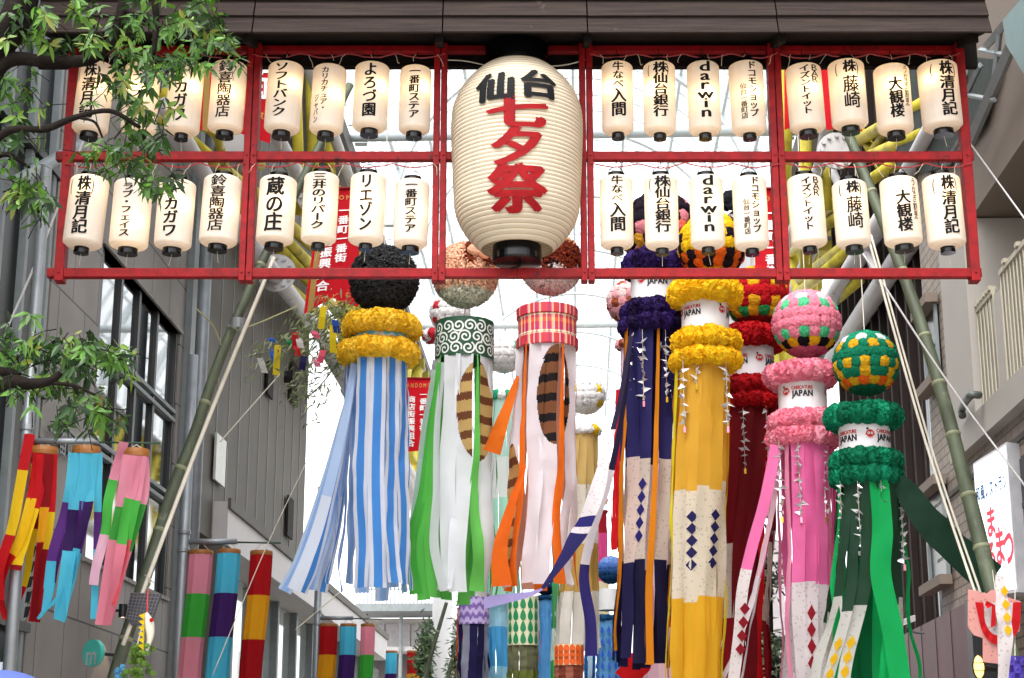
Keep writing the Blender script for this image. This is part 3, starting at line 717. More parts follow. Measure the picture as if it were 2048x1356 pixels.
BL = [(.1, .3), (.3, -.15), (.4, .1), (.35, .0), (.2, .1), (.0, .0), (.0, .1), (.3, .0), (.0, .1), (.0, .1), (.35, .1), (.35, .1), (-.1, .1), (.1, .15), (-.35, .1), (.0, .2)]
ordn = ['first', 'second', 'third', 'fourth', 'fifth', 'sixth', 'seventh', 'eighth']
for row, T, B_, nm in ((UP, TU, BU, 'upper'), (LO, TLo, BL, 'lower')):
    for i, (cx, y0, y1, w, cap, cols) in enumerate(row):
        lab = f'lit white paper lantern, {ordn[i]} from the left edge of the {nm} row' if i < 8 else f'lit white paper lantern, {ordn[i - 8]} to the right of the big lantern, {nm} row'
        lantern(cx, y0, y1, w, cap, cols, lab, T[i], B_[i], random.uniform(.8, 1.2) * (.36 if nm == 'upper' else .24))
# the big lantern
c = at(1034, 325, YG - .1); mp = mpp(1034, 300, YG)
zt_, zb_ = at(1034, 138, YG - .1).z, at(1034, 500, YG - .1).z
H = zt_ - zb_; c.z = (zt_ + zb_) / 2; R0 = 131 * mp
bl = thing('big_lantern', 'huge ribbed white paper lantern with black and red brush characters', 'lantern', c)
NR = 46
def bigr(v, rib=True):                       # v 0 top .. 1 bottom
    if v < .34: k = (.34 - v) / .34; r = 1 - .50 * k ** 2.6
    else: k = (v - .34) / .66; r = 1 - .10 * k ** 1.3 - .36 * max(0, (k - .62) / .38) ** 2.2
    if rib: r += -.012 * abs(math.cos(math.pi * v * NR)) ** 4 + .004
    return R0 * r
mb = MB(); prof = [(bigr(i / (NR * 6)), H * (.5 - i / (NR * 6))) for i in range(NR * 6 + 1)][::-1]
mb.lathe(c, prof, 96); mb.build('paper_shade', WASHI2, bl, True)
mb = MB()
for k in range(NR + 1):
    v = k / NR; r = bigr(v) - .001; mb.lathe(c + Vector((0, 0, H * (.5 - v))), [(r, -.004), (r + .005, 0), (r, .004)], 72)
mb.build('bamboo_rib', pm('rib_tan', '#a48d6c', .8, var=.1), bl)  # bamboo hoops in a darker tan than the paper
rt = bigr(0, False) * .98
mb = MB(); mb.lathe(c + Vector((0, 0, H / 2)), [(rt, -.03), (rt, .2), (rt * .85, .2), (rt * .85, -.02)], 48); mb.build('top_cap', BLACK, bl)
rb = 49 * mp
mb = MB(); mb.lathe(c + Vector((0, 0, -H / 2)), [(rb * .97, .03), (rb, -.10), (rb * .98, -.115), (.03, -.115), (.03, -.10)], 48); mb.build('bottom_cap', BLACK, bl)
mb = MB(); z_ = c.z - H / 2 - .115
mb.tube(crom([c + Vector((-.02, 0, -H / 2 - .1)), c + Vector((.03, -.03, -H / 2 - .14)), c + Vector((-.05, -.05, -H / 2 - .18))], 8), .01, 6)
mb.tube([c + Vector((0, 0, -H / 2 - .12)), c + Vector((0, 0, -H / 2 - .36))], .003, 4); mb.build('tie_cord', INK, bl)
mb = MB(); mb.tube([c + Vector((0, 0, H / 2 + .1)), c + Vector((0, 0, H / 2 + .45))], .012, 6); mb.build('hanging_wire', INK, bl)
def bigmap(u, v):
    vv = min(.98, max(.02, .5 - v / H)); r = bigr(vv, False) + .012; a = u / R0 * 1.0
    return c + Vector((r * math.sin(a), -r * math.cos(a), v))
def ypx(py):                                 # photo row -> height on the lantern front
    r = R0 * .95; p = at(1034, py, YG - .1 - r); return p.z - c.z
out = ([], [])
place(out, '仙', -44 * mp, ypx(171), 84 * mp, 68 * mp, .05, .02); place(out, '台', 44 * mp, ypx(165), 84 * mp, 68 * mp, .05, .02)
vs, fs = warp(out, bigmap, R0 * .06, H / NR / 2, .0012); mb = MB(); mb.add(vs, fs); mb.build('black_lettering', INK, bl)
out = ([], [])
for ch, py, w, h in (('七', 224, 122, 72), ('夕', 291, 112, 80), ('祭', 373, 124, 98)):
    place(out, ch, 0, ypx(py), w * mp, h * mp, .05, .01)
vs, fs = warp(out, bigmap, R0 * .06, H / NR / 2, .0012); mb = MB(); mb.add(vs, fs); mb.build('red_lettering', REDINK, bl)

# ================================================================== PAPER DECORATIONS
ICO = {}
def ico(k):
    if k not in ICO:
        bm = bmesh.new(); bmesh.ops.create_icosphere(bm, subdivisions=k, radius=1.0)
        ICO[k] = ([v.co.copy() for v in bm.verts], [[v.index for v in f.verts] for f in bm.faces]); bm.free()
    return ICO[k]
def puff(mb, c, r, col, k=2, axis=None, flat=.75, rough=.22, var=.12, petals=0, psz=1.0):
    """a crumpled tissue paper flower"""
    vs, fs = ico(k); o = len(mb.v); seed = Vector((random.random() * 50, random.random() * 50, random.random() * 50))
    q = (axis or Vector((0, -1, 0))).normalized().to_track_quat('Z', 'Y')
    for v in vs:
        nse = noise.noise(v * 2.2 + seed) * rough * 1.2 + noise.noise(v * 6 + seed) * rough * .9
        p = v * (1 + nse); p.z *= flat
        mb.v.append(Vector(c) + q @ (p * r))
    cc = jit(col, var * .5)
    zax = q @ Vector((0, 0, 1))
    for _ in range(petals):
        d = Vector((random.gauss(0, 1), random.gauss(0, 1), random.gauss(0, 1))).normalized()
        if d.dot(zax) < -.2: d = -d
        dd = q.inverted() @ d; dd.z *= flat; base = Vector(c) + q @ (dd * r * .93)
        t = d.cross(Vector((random.gauss(0, 1), random.gauss(0, 1), random.gauss(0, 1)))).normalized(); out_ = (d + t.cross(d) * random.uniform(-.7, .7)).normalized()
        w = r * psz * random.uniform(.1, .2); h_ = r * psz * random.uniform(.1, .22); e1, e2 = d * w * random.uniform(-.3, .3), d * w * random.uniform(-.3, .3)
        mb.add([base - t * w, base + d * .1 * w, base + t * w, base + t * w * 1.1 + out_ * h_ + e1, base + out_ * h_ * 1.15 + e2, base - t * w * 1.1 + out_ * h_ - e1], [(0, 1, 4, 5), (1, 2, 3, 4)], jit(cc, var * 1.2))
    for f in fs:
        mb.f.append([o + i for i in f]); mb.c.append(jit(cc, var)); mb.m.append(0)
def ball(root, c, r, rows, name='flower_ball', k=3, rot=0.0):
    """rows: list of colour lists from the top row to the bottom row; each row repeats its colours around"""
    mb = MB(); n = len(rows)
    mb.lathe(c, [(r * .9 * math.sin(math.pi * i / 12) + .001, -r * .9 * math.cos(math.pi * i / 12)) for i in range(13)], 20, lin(rows[n // 2][0]))
    for i, row in enumerate(rows):
        a = math.pi * (i + .5) / n; rr = math.sin(a); cnt = max(3, round(2 * n * rr))
        if len(row) > 1: cnt = max(len(row), round(cnt / len(row)) * len(row))
        for j in range(cnt):
            t = 2 * math.pi * (j / cnt) + rot + random.uniform(-.03, .03); d = Vector((rr * math.sin(t), -rr * math.cos(t), math.cos(a)))
            puff(mb, Vector(c) + d * r * .93, r * 1.95 / n, lin(row[j % len(row)]), k, d, .5, rough=.16, petals=34, psz=.62)
    return mb.build(name, PUFF, root)
def shag_ball(root, c, r, colf, n=1500, ln=.25, name='shag_ball'):
    """ball covered in short cut paper or tinsel strips; colf(direction) -> colour"""
    mb = MB(); c = Vector(c)
    mb.lathe(c, [(r * .86 * math.sin(math.pi * i / 16) + .001, -r * .86 * math.cos(math.pi * i / 16)) for i in range(17)], 24,
             colf=lambda u, v: colf(Vector((math.sin(math.pi * v) * math.sin(2 * math.pi * u), -math.sin(math.pi * v) * math.cos(2 * math.pi * u), -math.cos(math.pi * v)))))
    for _ in range(n * 2):
        d = Vector((random.gauss(0, 1), random.gauss(0, 1), random.gauss(0, 1))).normalized()
        t = Vector((random.gauss(0, 1), random.gauss(0, 1), random.gauss(0, 1) - .6)); t = (t - d * t.dot(d)).normalized()
        b_ = d.cross(t); w = r * .024 * random.uniform(.6, 1.5); p = c + d * r * .86; q = p + (d * .9 + t * .75).normalized() * r * ln * random.uniform(.6, 1.1); m_ = (p + q) / 2 + d * r * .06
        cc = jit(colf(d), .3)
        mb.add([p - b_ * w, p + b_ * w, m_ + b_ * w * 1.2, m_ - b_ * w * 1.2, q + b_ * w * .5, q - b_ * w * .5], [(0, 1, 2, 3), (3, 2, 4, 5)], cc)
    return mb.build(name, PUFF, root)
def ring(root, c, R, th, cols, n=20, k=3, name='flower_ring', petals=130):
    mb = MB(); c = Vector(c)
    for j in range(n):
        t = 2 * math.pi * (j + random.uniform(-.12, .12)) / n; d = Vector((math.sin(t), -math.cos(t), 0))
        puff(mb, c + d * (R - th * .8) + Vector((0, 0, random.uniform(-.06, .06) * th)), th * random.uniform(1.02, 1.22), lin(cols[j % len(cols)]), 3 if petals > 30 else 2, d + Vector((0, 0, .3)), .95, .16, petals=int(petals), psz=.95)
    mb.lathe(c, [(R - th * 1.3, -th * .6), (R - th * .5, 0), (R - th * 1.3, th * .6)], 24, lin(cols[0]))
    return mb.build(name, PUFF, root)
def drum(root, c, R, h, col='#d4d2d6', colf=None, name='paper_drum', n=48, m=2):
    mb = MB(); mb.lathe(c, [(R, -h / 2 + h * i / m) for i in range(m + 1)] , n, lin(col), colf=colf)
    mb.lathe(c, [(R * .98, h / 2), (R * .3, h / 2 - .005)], n, lin(col))
    return mb.build(name, PLAIN, root, False)
def ribbon(mb, pts, wid, cols, mi=None, nu=1, curl=.13):
    """pts: centre line, wid(i, frac) -> width vector, cols(u, v) -> (colour, material)"""
    n = len(pts); vs = []; nu = max(nu, 4); sd_ = pts[0].x * 13.7 + pts[-1].x * 7.9
    for i, p in enumerate(pts):
        f = i / (n - 1); w = wid(f)
        t = pts[min(i + 1, n - 1)] - pts[max(i - 1, 0)]; nn = w.cross(t)
        nn = nn.normalized() if nn.length > 1e-9 else Vector((0, -1, 0)); L_ = w.length
        cu = curl * L_ * (noise.noise(Vector((f * 3.1 + sd_, sd_, 0))) * 2.2); sk = curl * L_ * noise.noise(Vector((f * 7.3, sd_, 4))) * 1.2
        for j in range(nu + 1):
            u = j / nu; x = 2 * u - 1; vs.append(p + w * (u - .5) + nn * (cu * (x * x - .4) + sk * x))
    o = len(mb.v); mb.v.extend(vs)
    for i in range(n - 1):
        for j in range(nu):
            mb.f.append([o + i * (nu + 1) + j, o + (i + 1) * (nu + 1) + j, o + (i + 1) * (nu + 1) + j + 1, o + i * (nu + 1) + j + 1])
            c_, m_ = cols((j + .5) / nu, (i + .5) / (n - 1)); mb.c.append(c_); mb.m.append(m_)
def segcol(segs):
    """segs: [(end fraction, colour, printed?)]"""
    segs = [(e, lin(c), int(p)) for e, c, p in segs]
    def fn(u, v):
        for e, c, p in segs:
            if v <= e: return c, p
        return segs[-1][1], segs[-1][2]
    return fn
def strips(root, T, B, r0, r1, n, specf, seed=1, gap=.06, wob=.03, skip=(), nv=100, nu=1, flare=0.0, a0=0.0):
    """hanging strips round a circle. specf(k, angle) -> dict(cols=fn, len=, w=, dia=(v0, v1, n, colour))"""
    rnd = random.Random(seed); T, B = Vector(T), Vector(B)
    for k in range(n):
        ang = a0 + 2 * math.pi * k / n; sp = specf(k, ang)
        if k in skip or sp is None: continue
        d = Vector((math.sin(ang), -math.cos(ang), 0)); tg = Vector((math.cos(ang), math.sin(ang), 0))
        ln = sp.get('len', 1.0) * (1 + rnd.uniform(-.018, .012)); w0 = sp.get('w', 1.0) * 2 * math.pi * r0 / n * (1 - gap); w1 = sp.get('w1', sp.get('w', 1.0)) * 2 * math.pi * r1 / n * (1 - gap)
        rad_off = sp.get('r', 0.0)
        p1, p2, f1, f2 = rnd.uniform(0, 6), rnd.uniform(0, 6), rnd.uniform(.8, 1.5), rnd.uniform(1.6, 2.6)
        tw = rnd.uniform(-.35, .35); sx, sy = sp.get('sway', (0, 0))
        def pos(v):
            x = v * ln
            p = T.lerp(B, x) + d * (r0 + (r1 - r0) * x + rad_off + flare * math.sin(math.pi * min(1, x)))
            p += d * wob * x * math.sin(f2 * 2 * math.pi * x + p1) + tg * wob * 1.1 * x * math.sin(f1 * 2 * math.pi * x + p2)
            return p + Vector((sx, sy, 0)) * (x ** 1.7)
        fold = rnd.uniform(0, 1); nf = rnd.randint(4, 6)
        def wv(v):
            x = v * ln; t = tw * x + .12 * math.sin(5 * x + p1)
            return (tg * math.cos(t) + d * math.sin(t)) * (w0 + (w1 - w0) * x)
        mb = MB(); pts = [pos(i / (nv - 1)) + d * (.014 * (abs(((i / (nv - 1)) * nf + fold) % 1 - .5) - .25) + .008 * noise.noise(Vector((k * 7.1, i / (nv - 1) * 14, seed)))) for i in range(nv)]
        ribbon(mb, pts, wv, sp['cols'], nu=sp.get('nu', nu))
        if 'dia' in sp:
            v0, v1, nd, dc = sp['dia'][:4]; dw = sp['dia'][4] if len(sp['dia']) > 4 else .62
            for q in range(nd):
                va, vb = v0 + (v1 - v0) * q / nd, v0 + (v1 - v0) * (q + 1) / nd; vm = (va + vb) / 2; w = wv(vm) * dw * .5
                out_ = d * .008 + Vector((0, -.004, 0))
                mb.add([pos(va) + out_, pos(vm) - w + out_, pos(vb) + out_, pos(vm) + w + out_], [(0, 1, 2, 3)], lin(dc), 0)
        mb.build('streamer', [CLOTH, PRINT], root, True)
def blown(root, pts, w, cols, wdir=(1, 0, 0), nv=60, twist=0.0, name='blown_streamer', wf=None):
    """one strip carried by the wind: pts = [(px, py, Y)], w in metres"""
    P = crom([at(*p) for p in pts], nv); wd = Vector(wdir).normalized(); mb = MB()
    def wv(v):
        i = min(nv - 2, int(v * (nv - 1))); t = (P[i + 1] - P[i]).normalized(); a = wd - t * wd.dot(t)
        if a.length < 1e-3: a = Vector((0, 0, 1)) - t * t.z
        a.normalize(); b_ = t.cross(a); an = twist * v
        return (a * math.cos(an) + b_ * math.sin(an)) * (wf(v) if wf else w)
    ribbon(mb, P, wv, cols); return mb.build(name, [CLOTH, PRINT], root, True)
def cranes(root, p, n, step, seed=0):
    rnd = random.Random(seed); p = Vector(p); mb = MB()
    mb.tube([p + Vector((0, 0, .12)), p - Vector((0, 0, n * step))], .003, 4, mi=1)
    for i in range(n):
        c = p - Vector((rnd.uniform(-.01, .01), 0, (i + .3) * step)); s = step * rnd.uniform(.55, .85)
        a = rnd.uniform(0, 6.28); x = Vector((math.cos(a), math.sin(a), rnd.uniform(-.9, .9))).normalized() * s; y = x.cross(Vector((rnd.gauss(0, 1), rnd.gauss(0, 1), .4))).normalized() * s * .6; z = x.cross(y).normalized() * s * .8
        mb.add([c + x * 1.1 + z * .5, c + y * .3, c - z * .3, c - y * .3, c - x * 1.1 + z * .5, c + y * 1.1 + z * .3, c - y * 1.1 + z * .2],
               [(0, 1, 2), (0, 2, 3), (4, 2, 1), (4, 3, 2), (5, 1, 2), (5, 2, 3), (6, 2, 3), (1, 3, 6), (0, 1, 5), (4, 3, 6)])
    e = p - Vector((0, 0, n * step)); mb.box(e - Vector((.012, .01, .06)), e + Vector((.012, .01, 0)), mi=2)
    return mb.build('crane_string', [FOIL, ROPE, pm('gold_foil', '#c8a53a', .25, 1.0) if seed % 2 else pm('pink_foil', '#d889a0', .3, .6)], root)
def cord(root, a, b, r=.006):
    mb = MB(); mb.tube([a, b], r, 5); return mb.build('hanging_cord', ROPE, root)
LRED = lin('#b3161c')
def logo(root, c, R, ang, s):
    """CARICATURE over JAPAN with its red round emblem, printed on the drum"""
    o1, o2 = ([], []), ([], [])
    line(o1, 'CARICATURE', .26 * s, .15 * s, .17 * s, .23 * s, .05, .08); line(o2, 'JAPAN', .26 * s, -.13 * s, .33 * s, .42 * s, .06, .1)
    def fn(u, v): a = ang + u / R; return Vector(c) + Vector(((R + .003) * math.sin(a), -(R + .003) * math.cos(a), v))
    vs, fs = warp(o1, fn, R * .1); mb = MB(); mb.add(vs, fs, LRED); mb.build('red_lettering', PLAIN, root)
    vs, fs = warp(o2, fn, R * .1); mb = MB(); mb.add(vs, fs, (.01, .01, .015)); mb.build('black_lettering', PLAIN, root)
    mb = MB(); u0 = -.56 * s
    star = []
    for i in range(28):
        a = 2 * math.pi * i / 28; r = .2 * s if math.sin(a) > -.2 or i % 2 else .13 * s
        if math.sin(a) <= -.2 and i % 2: r = .25 * s
        star.append(fn(u0 + r * math.cos(a), r * math.sin(a)))
    mb.add(star + [fn(u0, 0)], [(i, (i + 1) % 28, 28) for i in range(28)], LRED)
    def disc(u, v, r, col, off):
        q = [fn(u + r * math.cos(k * math.pi / 5), v + r * math.sin(k * math.pi / 5)) for k in range(10)]
        mb.add([p + Vector((math.sin(ang), -math.cos(ang), 0)) * off for p in q], [tuple(range(10))], col)
    for dx in (-.075, .075): disc(u0 + dx * s, .03 * s, .06 * s, (.75, .75, .75), .002); disc(u0 + dx * s, .03 * s, .028 * s, (.01, .01, .01), .003)
    disc(u0 - .12 * s, .24 * s, .06 * s, (.01, .01, .02), .002)
    mb.build('emblem', PLAIN, root)
WH, FL = '#d9d6da', '#d6cabf'
def deco(name, label, px, py, Y, cat='streamer decoration', group='tall hanging streamer decorations'):
    return thing(name, label, cat, at(px, py, Y), group)
def tower(label, Y, bxy, br, rows, rcol, dcol, rings, drums, logos, sT, sB, rot=0.0, rr0=None):
    """ball, rings, printed drum and strips in the usual order, from the photograph's measures"""
    root = deco('streamer_decoration', label, sT[0], sT[1], Y)
    c = at(bxy[0], bxy[1], Y); ball(root, c, br * mpp(*bxy, Y), rows, rot=rot)
    cord(root, c + Vector((0, 0, br * mpp(*bxy, Y) * .9)), c + Vector((0, 0, 3.0)))
    for (x, y, R, th) in rings:
        m_ = mpp(x, y, Y); ring(root, at(x, y, Y), R * m_, th * m_, rcol, max(16, round(2 * math.pi * (R - th) / (th * 1.55))))
    for (x, y0, y1, R) in drums:
        m_ = mpp(x, y0, Y); a, b_ = at(x, y0, Y), at(x, y1, Y); h = a.z - b_.z
        dc = (a + b_) / 2; dr = drum(root, dc, R * m_, h, dcol)
        for ang, dy, s in logos: logo(dr, dc + Vector((0, 0, dy * h)), R * m_, ang, s * m_)
    return root, at(sT[0], sT[1], Y), at(sB[0], sB[1], Y), sT[2] * mpp(sT[0], sT[1], Y), sB[2] * mpp(sB[0], sB[1], Y)

# ---- yellow tower
G_, K_, O_, Y_, W_ = '#1f9a54', '#17121a', '#e0641c', '#e8b81c', '#dcdce0'
root, T, B, r0, r1 = tower('yellow ringed decoration with tiger-like yellow and black ball, gold strips with navy diamonds', 17.6, (1424, 492), 68,
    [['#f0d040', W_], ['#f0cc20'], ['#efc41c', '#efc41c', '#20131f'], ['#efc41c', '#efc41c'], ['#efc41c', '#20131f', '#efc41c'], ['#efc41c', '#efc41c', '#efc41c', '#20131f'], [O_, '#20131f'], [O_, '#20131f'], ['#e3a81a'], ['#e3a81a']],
    ['#edc21e', '#f0c926', '#e9ba1a'], '#d6d4d8', [(1409, 590, 70, 22), (1412, 685, 67, 19), (1411, 722, 69, 17)], [(1410, 598, 672, 47)],
    [(-.95, .08, 40), (1.17, .08, 40), (3.27, .08, 40)], (1404, 730, 52), (1386, 1430, 54), .15)
GOLD = '#d9a93a'
def spec(k, a):
    if k % 4 == 3: return dict(cols=segcol([(1, '#e2d52a', 0)]), w=.5, r=.02)
    d = dict(cols=segcol([(.37 + .02 * math.sin(k * 2.1), GOLD, 0), (.69 + .012 * math.sin(k * 3), '#dcd3c2', 1), (1, '#dca928', 0)]), w=1.25)
    if k % 3 == 1: d['dia'] = (.43 + .01 * (k % 2), .61, 5, '#262257', .8)
    return d
strips(root, T, B, r0, r1, 14, spec, 3, .0, .02, a0=.1)
for i, px in enumerate((1366, 1392, 1452)):
    cranes(root, at(px, 735, 17.6 - r0), 7 if i != 1 else 2, .09, i)
# ---- purple tower
root, T, B, r0, r1 = tower('purple ringed decoration with black and pink ball, navy strips with white printed band', 18.3, (1320, 462), 78,
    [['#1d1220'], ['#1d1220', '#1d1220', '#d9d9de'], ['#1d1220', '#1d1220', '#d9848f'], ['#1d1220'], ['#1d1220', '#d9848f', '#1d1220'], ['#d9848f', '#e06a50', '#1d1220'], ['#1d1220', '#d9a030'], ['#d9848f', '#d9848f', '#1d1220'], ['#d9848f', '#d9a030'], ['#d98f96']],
    ['#2c1b52', '#38246a', '#24163f'], '#d6d4d8', [(1318, 532, 70, 22), (1310, 626, 66, 18), (1308, 652, 66, 17)], [(1312, 545, 612, 50)],
    [(-.24, .12, 40), (1.86, .12, 40), (-2.34, .12, 40)], (1302, 655, 52), (1284, 1330, 52), .3)
NAVY = '#2d2a63'
def spec(k, a):
    if k in (1, 3, 12): return dict(cols=segcol([(1, '#e88f1c', 0)]), w={1: .22, 3: .5, 12: .95}[k], w1={1: .75, 3: .55, 12: 1.1}[k], r=.02, len={1: 1.0, 3: .9, 12: .97}[k])
    if 4 < k < 9: return dict(cols=segcol([(.4, '#231a3a', 0), (.72, '#e3cfd4', 1), (1, '#1e1b3a', 0)]), w=1.0)
    d = dict(cols=segcol([(.415, NAVY, 0), (.71 + .02 * (k % 2), '#d9c6bd' if k % 2 else FL, 1), (1, '#262450' if k % 2 else '#1d1a3c', 0)]), w=1.25)
    if k == 0: d['dia'] = (.47, .66, 5, '#2c2872', .6)
    return d
strips(root, T, B, r0, r1, 14, spec, 5, .0, .025, a0=-.25)
for i, px in enumerate((1262, 1285, 1331, 1340)): cranes(root, at(px, 672 + 8 * (i % 2), 18.3 - r0 * (1.02 if 0 < i < 3 else .6)), 8, .085, 5 + i)
blown(root, [(1262, 672, 18.0), (1240, 800, 17.6), (1212, 910, 17.3), (1180, 1020, 17.0), (1140, 1100, 16.8), (1085, 1178, 16.6)], .17,
      segcol([(.3, '#221a38', 0), (.62, '#e2dde2', 1), (.68, '#2c2872', 0), (.72, '#e2dde2', 1), (1, NAVY, 0)]), (1, 0, .5), twist=.4, wf=lambda v: .05 + .03 * v + .15 * max(0, math.sin(math.pi * min(1, max(0, v - .35) / .64))))
blown(root, [(1262, 680, 18.1), (1244, 830, 17.7), (1218, 960, 17.4), (1186, 1060, 17.2), (1168, 1150, 17.2), (1180, 1240, 17.2), (1182, 1312, 17.2)], .13,
      segcol([(.3, '#221a38', 0), (.62, '#dddae2', 0), (1, '#322c70', 0)]), (1, 0, 0), twist=.3, wf=lambda v: .04 + .09 * v)
blown(root, [(1085, 1178, 16.6), (1060, 1188, 16.6), (1020, 1196, 16.6), (968, 1206, 16.7)], .12, segcol([(1, '#a99fd6', 0)]), (0, .2, 1), wf=lambda v: .02 + .1 * v)
# ---- red tower
root, T, B, r0, r1 = tower('dark red ringed decoration with red and yellow chequered ball between yellow and pink ones', 19.2, (1512, 595), 62,
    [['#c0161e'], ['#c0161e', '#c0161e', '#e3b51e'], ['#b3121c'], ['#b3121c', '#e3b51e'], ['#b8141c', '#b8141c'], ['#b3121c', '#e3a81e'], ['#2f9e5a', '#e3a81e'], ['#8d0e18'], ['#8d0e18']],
    ['#b3121c', '#c0161e', '#a00f18'], '#d6d4d8', [(1504, 680, 66, 20), (1504, 778, 64, 18), (1503, 808, 66, 17)], [(1504, 690, 772, 44)],
    [(.7, .06, 38), (-1.0, .06, 38)], (1500, 812, 54), (1470, 1430, 62), .2)
def spec(k, a):
    if k % 4 == 1: return dict(cols=segcol([(1, '#c81a1e', 0)]), w=.6, r=-.03)
    d = dict(cols=segcol([(.44 + .03 * math.sin(k), '#7c0f1a', 0), (.72, FL, 1), (1, '#8e1220', 0)]) if k % 3 else segcol([(1, '#6e0d17', 0)]), w=1.15)
    return d
strips(root, T, B, r0, r1, 16, spec, 8, .0, .04, a0=.2)
for i, px in enumerate((1486, 1532)): cranes(root, at(px, 818, 19.2 - r0), 8, .085, 11 + i)
blown(root, [(1360, 1220, 19.4), (1330, 1260, 19.2), (1290, 1310, 19.0), (1250, 1362, 19.0)], .28, segcol([(1, '#cf1a20', 0)]), (1, 0, .8))
# ---- pink tower
P_, P2 = '#ea8ba2', '#efa0b3'
root, T, B, r0, r1 = tower('pink ringed decoration with pink chequered ball, pink strips and dark red diamonds', 17.9, (1613, 648), 68,
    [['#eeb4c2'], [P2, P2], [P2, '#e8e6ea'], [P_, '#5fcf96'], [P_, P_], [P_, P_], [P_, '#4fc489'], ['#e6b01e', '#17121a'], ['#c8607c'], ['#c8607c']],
    [P_, P2, '#e6849c'], '#d6d4d8', [(1602, 752, 69, 21), (1607, 846, 68, 19), (1607, 878, 70, 18)], [(1605, 760, 834, 48)],
    [(-.4, .08, 41), (1.6, .08, 41)], (1605, 884, 58), (1616, 1430, 62), .12)
PK = '#df6fa6'
def spec(k, a):
    if k in (11, 12, 13): return dict(cols=segcol([(.5, PK if k == 11 else '#e2c6d0', 0), (1, '#e4dee6', 0)]), w=.62, sway=(-.62 - .12 * (k - 12), -.1))
    if k % 4 == 2: return dict(cols=segcol([(1, '#df8fae', 0)]), w=.5, r=.0)
    d = dict(cols=segcol([(.535 + .01 * math.sin(k), PK if k % 2 else '#d9639c', 0), (1, '#d5ced0', 1)]), w=1.15)
    if k == 0: d['dia'] = (.62, .98, 6, '#8f1626', .62)
    return d
strips(root, T, B, r0, r1, 16, spec, 11, .0, .025, a0=.05)
blown(root, [(1552, 890, 17.7), (1530, 1000, 17.5), (1505, 1090, 17.4), (1485, 1180, 17.3), (1478, 1270, 17.3), (1462, 1400, 17.3)], .115,
      segcol([(.5, PK, 0), (1, '#d9d2d2', 1)]), (1, 0, 0), twist=.3)
for q in range(4):
    a, b_ = at(1490 - 3 * q, 1205 + 27 * q, 17.27), at(1490 - 3 * q, 1230 + 27 * q, 17.27); w = (a - b_).length * .42; m_ = (a + b_) / 2
    mb = MB(); mb.slab(a, m_ - Vector((w, 0, 0)), b_, m_ + Vector((w, 0, 0)), (0, .003, 0), lin('#8f1626')); mb.build('diamond_patch', CLOTH, root)
for i, px in enumerate((1558, 1596, 1645)): cranes(root, at(px, 892, 17.9 - r0 * (1.02 if i == 1 else .8)), 9, .083, 21 + i)
# ---- green tower
GR, GR2 = '#0f7a58', '#16906a'
root, T, B, r0, r1 = tower('green ringed decoration with green chequered ball and long dark green strips on the right', 17.2, (1732, 726), 65,
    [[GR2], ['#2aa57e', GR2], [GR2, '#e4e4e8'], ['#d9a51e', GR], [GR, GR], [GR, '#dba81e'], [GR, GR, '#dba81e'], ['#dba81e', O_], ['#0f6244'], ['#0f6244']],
    [GR, GR2, '#0d6c4e'], '#d6d4d8', [(1726, 836, 72, 21), (1732, 925, 70, 19), (1733, 955, 71, 18)], [(1729, 846, 918, 51)],
    [(.5, .06, 43), (-1.15, .06, 43)], (1738, 958, 60), (1728, 1440, 78), .1)
def spec(k, a):
    if k % 3 == 1: return dict(cols=segcol([(1, '#17b562', 0)]), w=.55, w1=.9, r=.02, sway=(.16 - .1 * (k % 2), 0))
    if k in (6, 7, 8, 9, 10): return dict(cols=segcol([(1, '#0b6a3c', 0)]), w=1.0, sway=(.1, 0))
    d = dict(cols=segcol([(.56 + .05 * math.sin(k * 1.7), '#2c4a38', 0), (1, '#d0cdc9', 1)]), w=1.2, w1=.8, sway=(-.28 if k in (0, 14, 15, 13) else -.05, 0))
    if k in (0, 15): d['dia'] = (.68, .98, 5, '#e0b21a', .7)
    return d
strips(root, T, B, r0, r1, 16, spec, 14, .0, .04, a0=-.1)
blown(root, [(1782, 955, 17.0), (1815, 985, 16.9), (1850, 1035, 16.8), (1905, 1090, 16.8), (1985, 1160, 16.9)], .3, segcol([(1, '#1d3a2b', 0)]), (.4, 0, 1), wf=lambda v: .16 + .28 * v * (1 - .3 * v))
blown(root, [(1758, 965, 16.9), (1765, 1060, 16.8), (1762, 1150, 16.75), (1785, 1260, 16.7), (1806, 1400, 16.7)], .2, segcol([(1, '#15ad5b', 0)]), (1, 0, 0), twist=.3)
for i, px in enumerate((1680, 1715, 1762, 1800)): cranes(root, at(px, 966 + (14 if i == 3 else 0), 17.2 - r0 * (.5 if i in (0, 3) else 1.02)), 9, .083, 31 + i)

# ---- blue striped decoration
root = deco('streamer_decoration', 'blue and white striped decoration with shaggy black ball and yellow rings', 760, 700, 17.6)
Y = 17.6; c = at(768, 560, Y); m_ = mpp(768, 560, Y)
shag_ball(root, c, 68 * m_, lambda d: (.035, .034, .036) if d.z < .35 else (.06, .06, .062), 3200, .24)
cord(root, c + Vector((0, 0, 60 * m_)), c + Vector((0, 0, 3)))
YR = ['#eec838', '#f0cd44', '#e9be2c']
ring(root, at(763, 655, Y), 74 * m_, 20 * m_, YR, 20); ring(root, at(757, 708, Y), 76 * m_, 20 * m_, YR, 21)
dc = at(761, 678, Y)
drum(root, dc, 55 * m_, 46 * m_, '#cfd5d6', lambda u, v: lin('#5fb6cc') if .42 + .06 * math.sin(u * 110) < v < .72 + .05 * math.sin(u * 95) else lin('#cfd5d6'), n=96, m=24)
BLU = '#4f93dd'
BW = lambda u, v: ((lin(BLU) if .3 < u < .72 else lin('#e0e3ec')), 0)
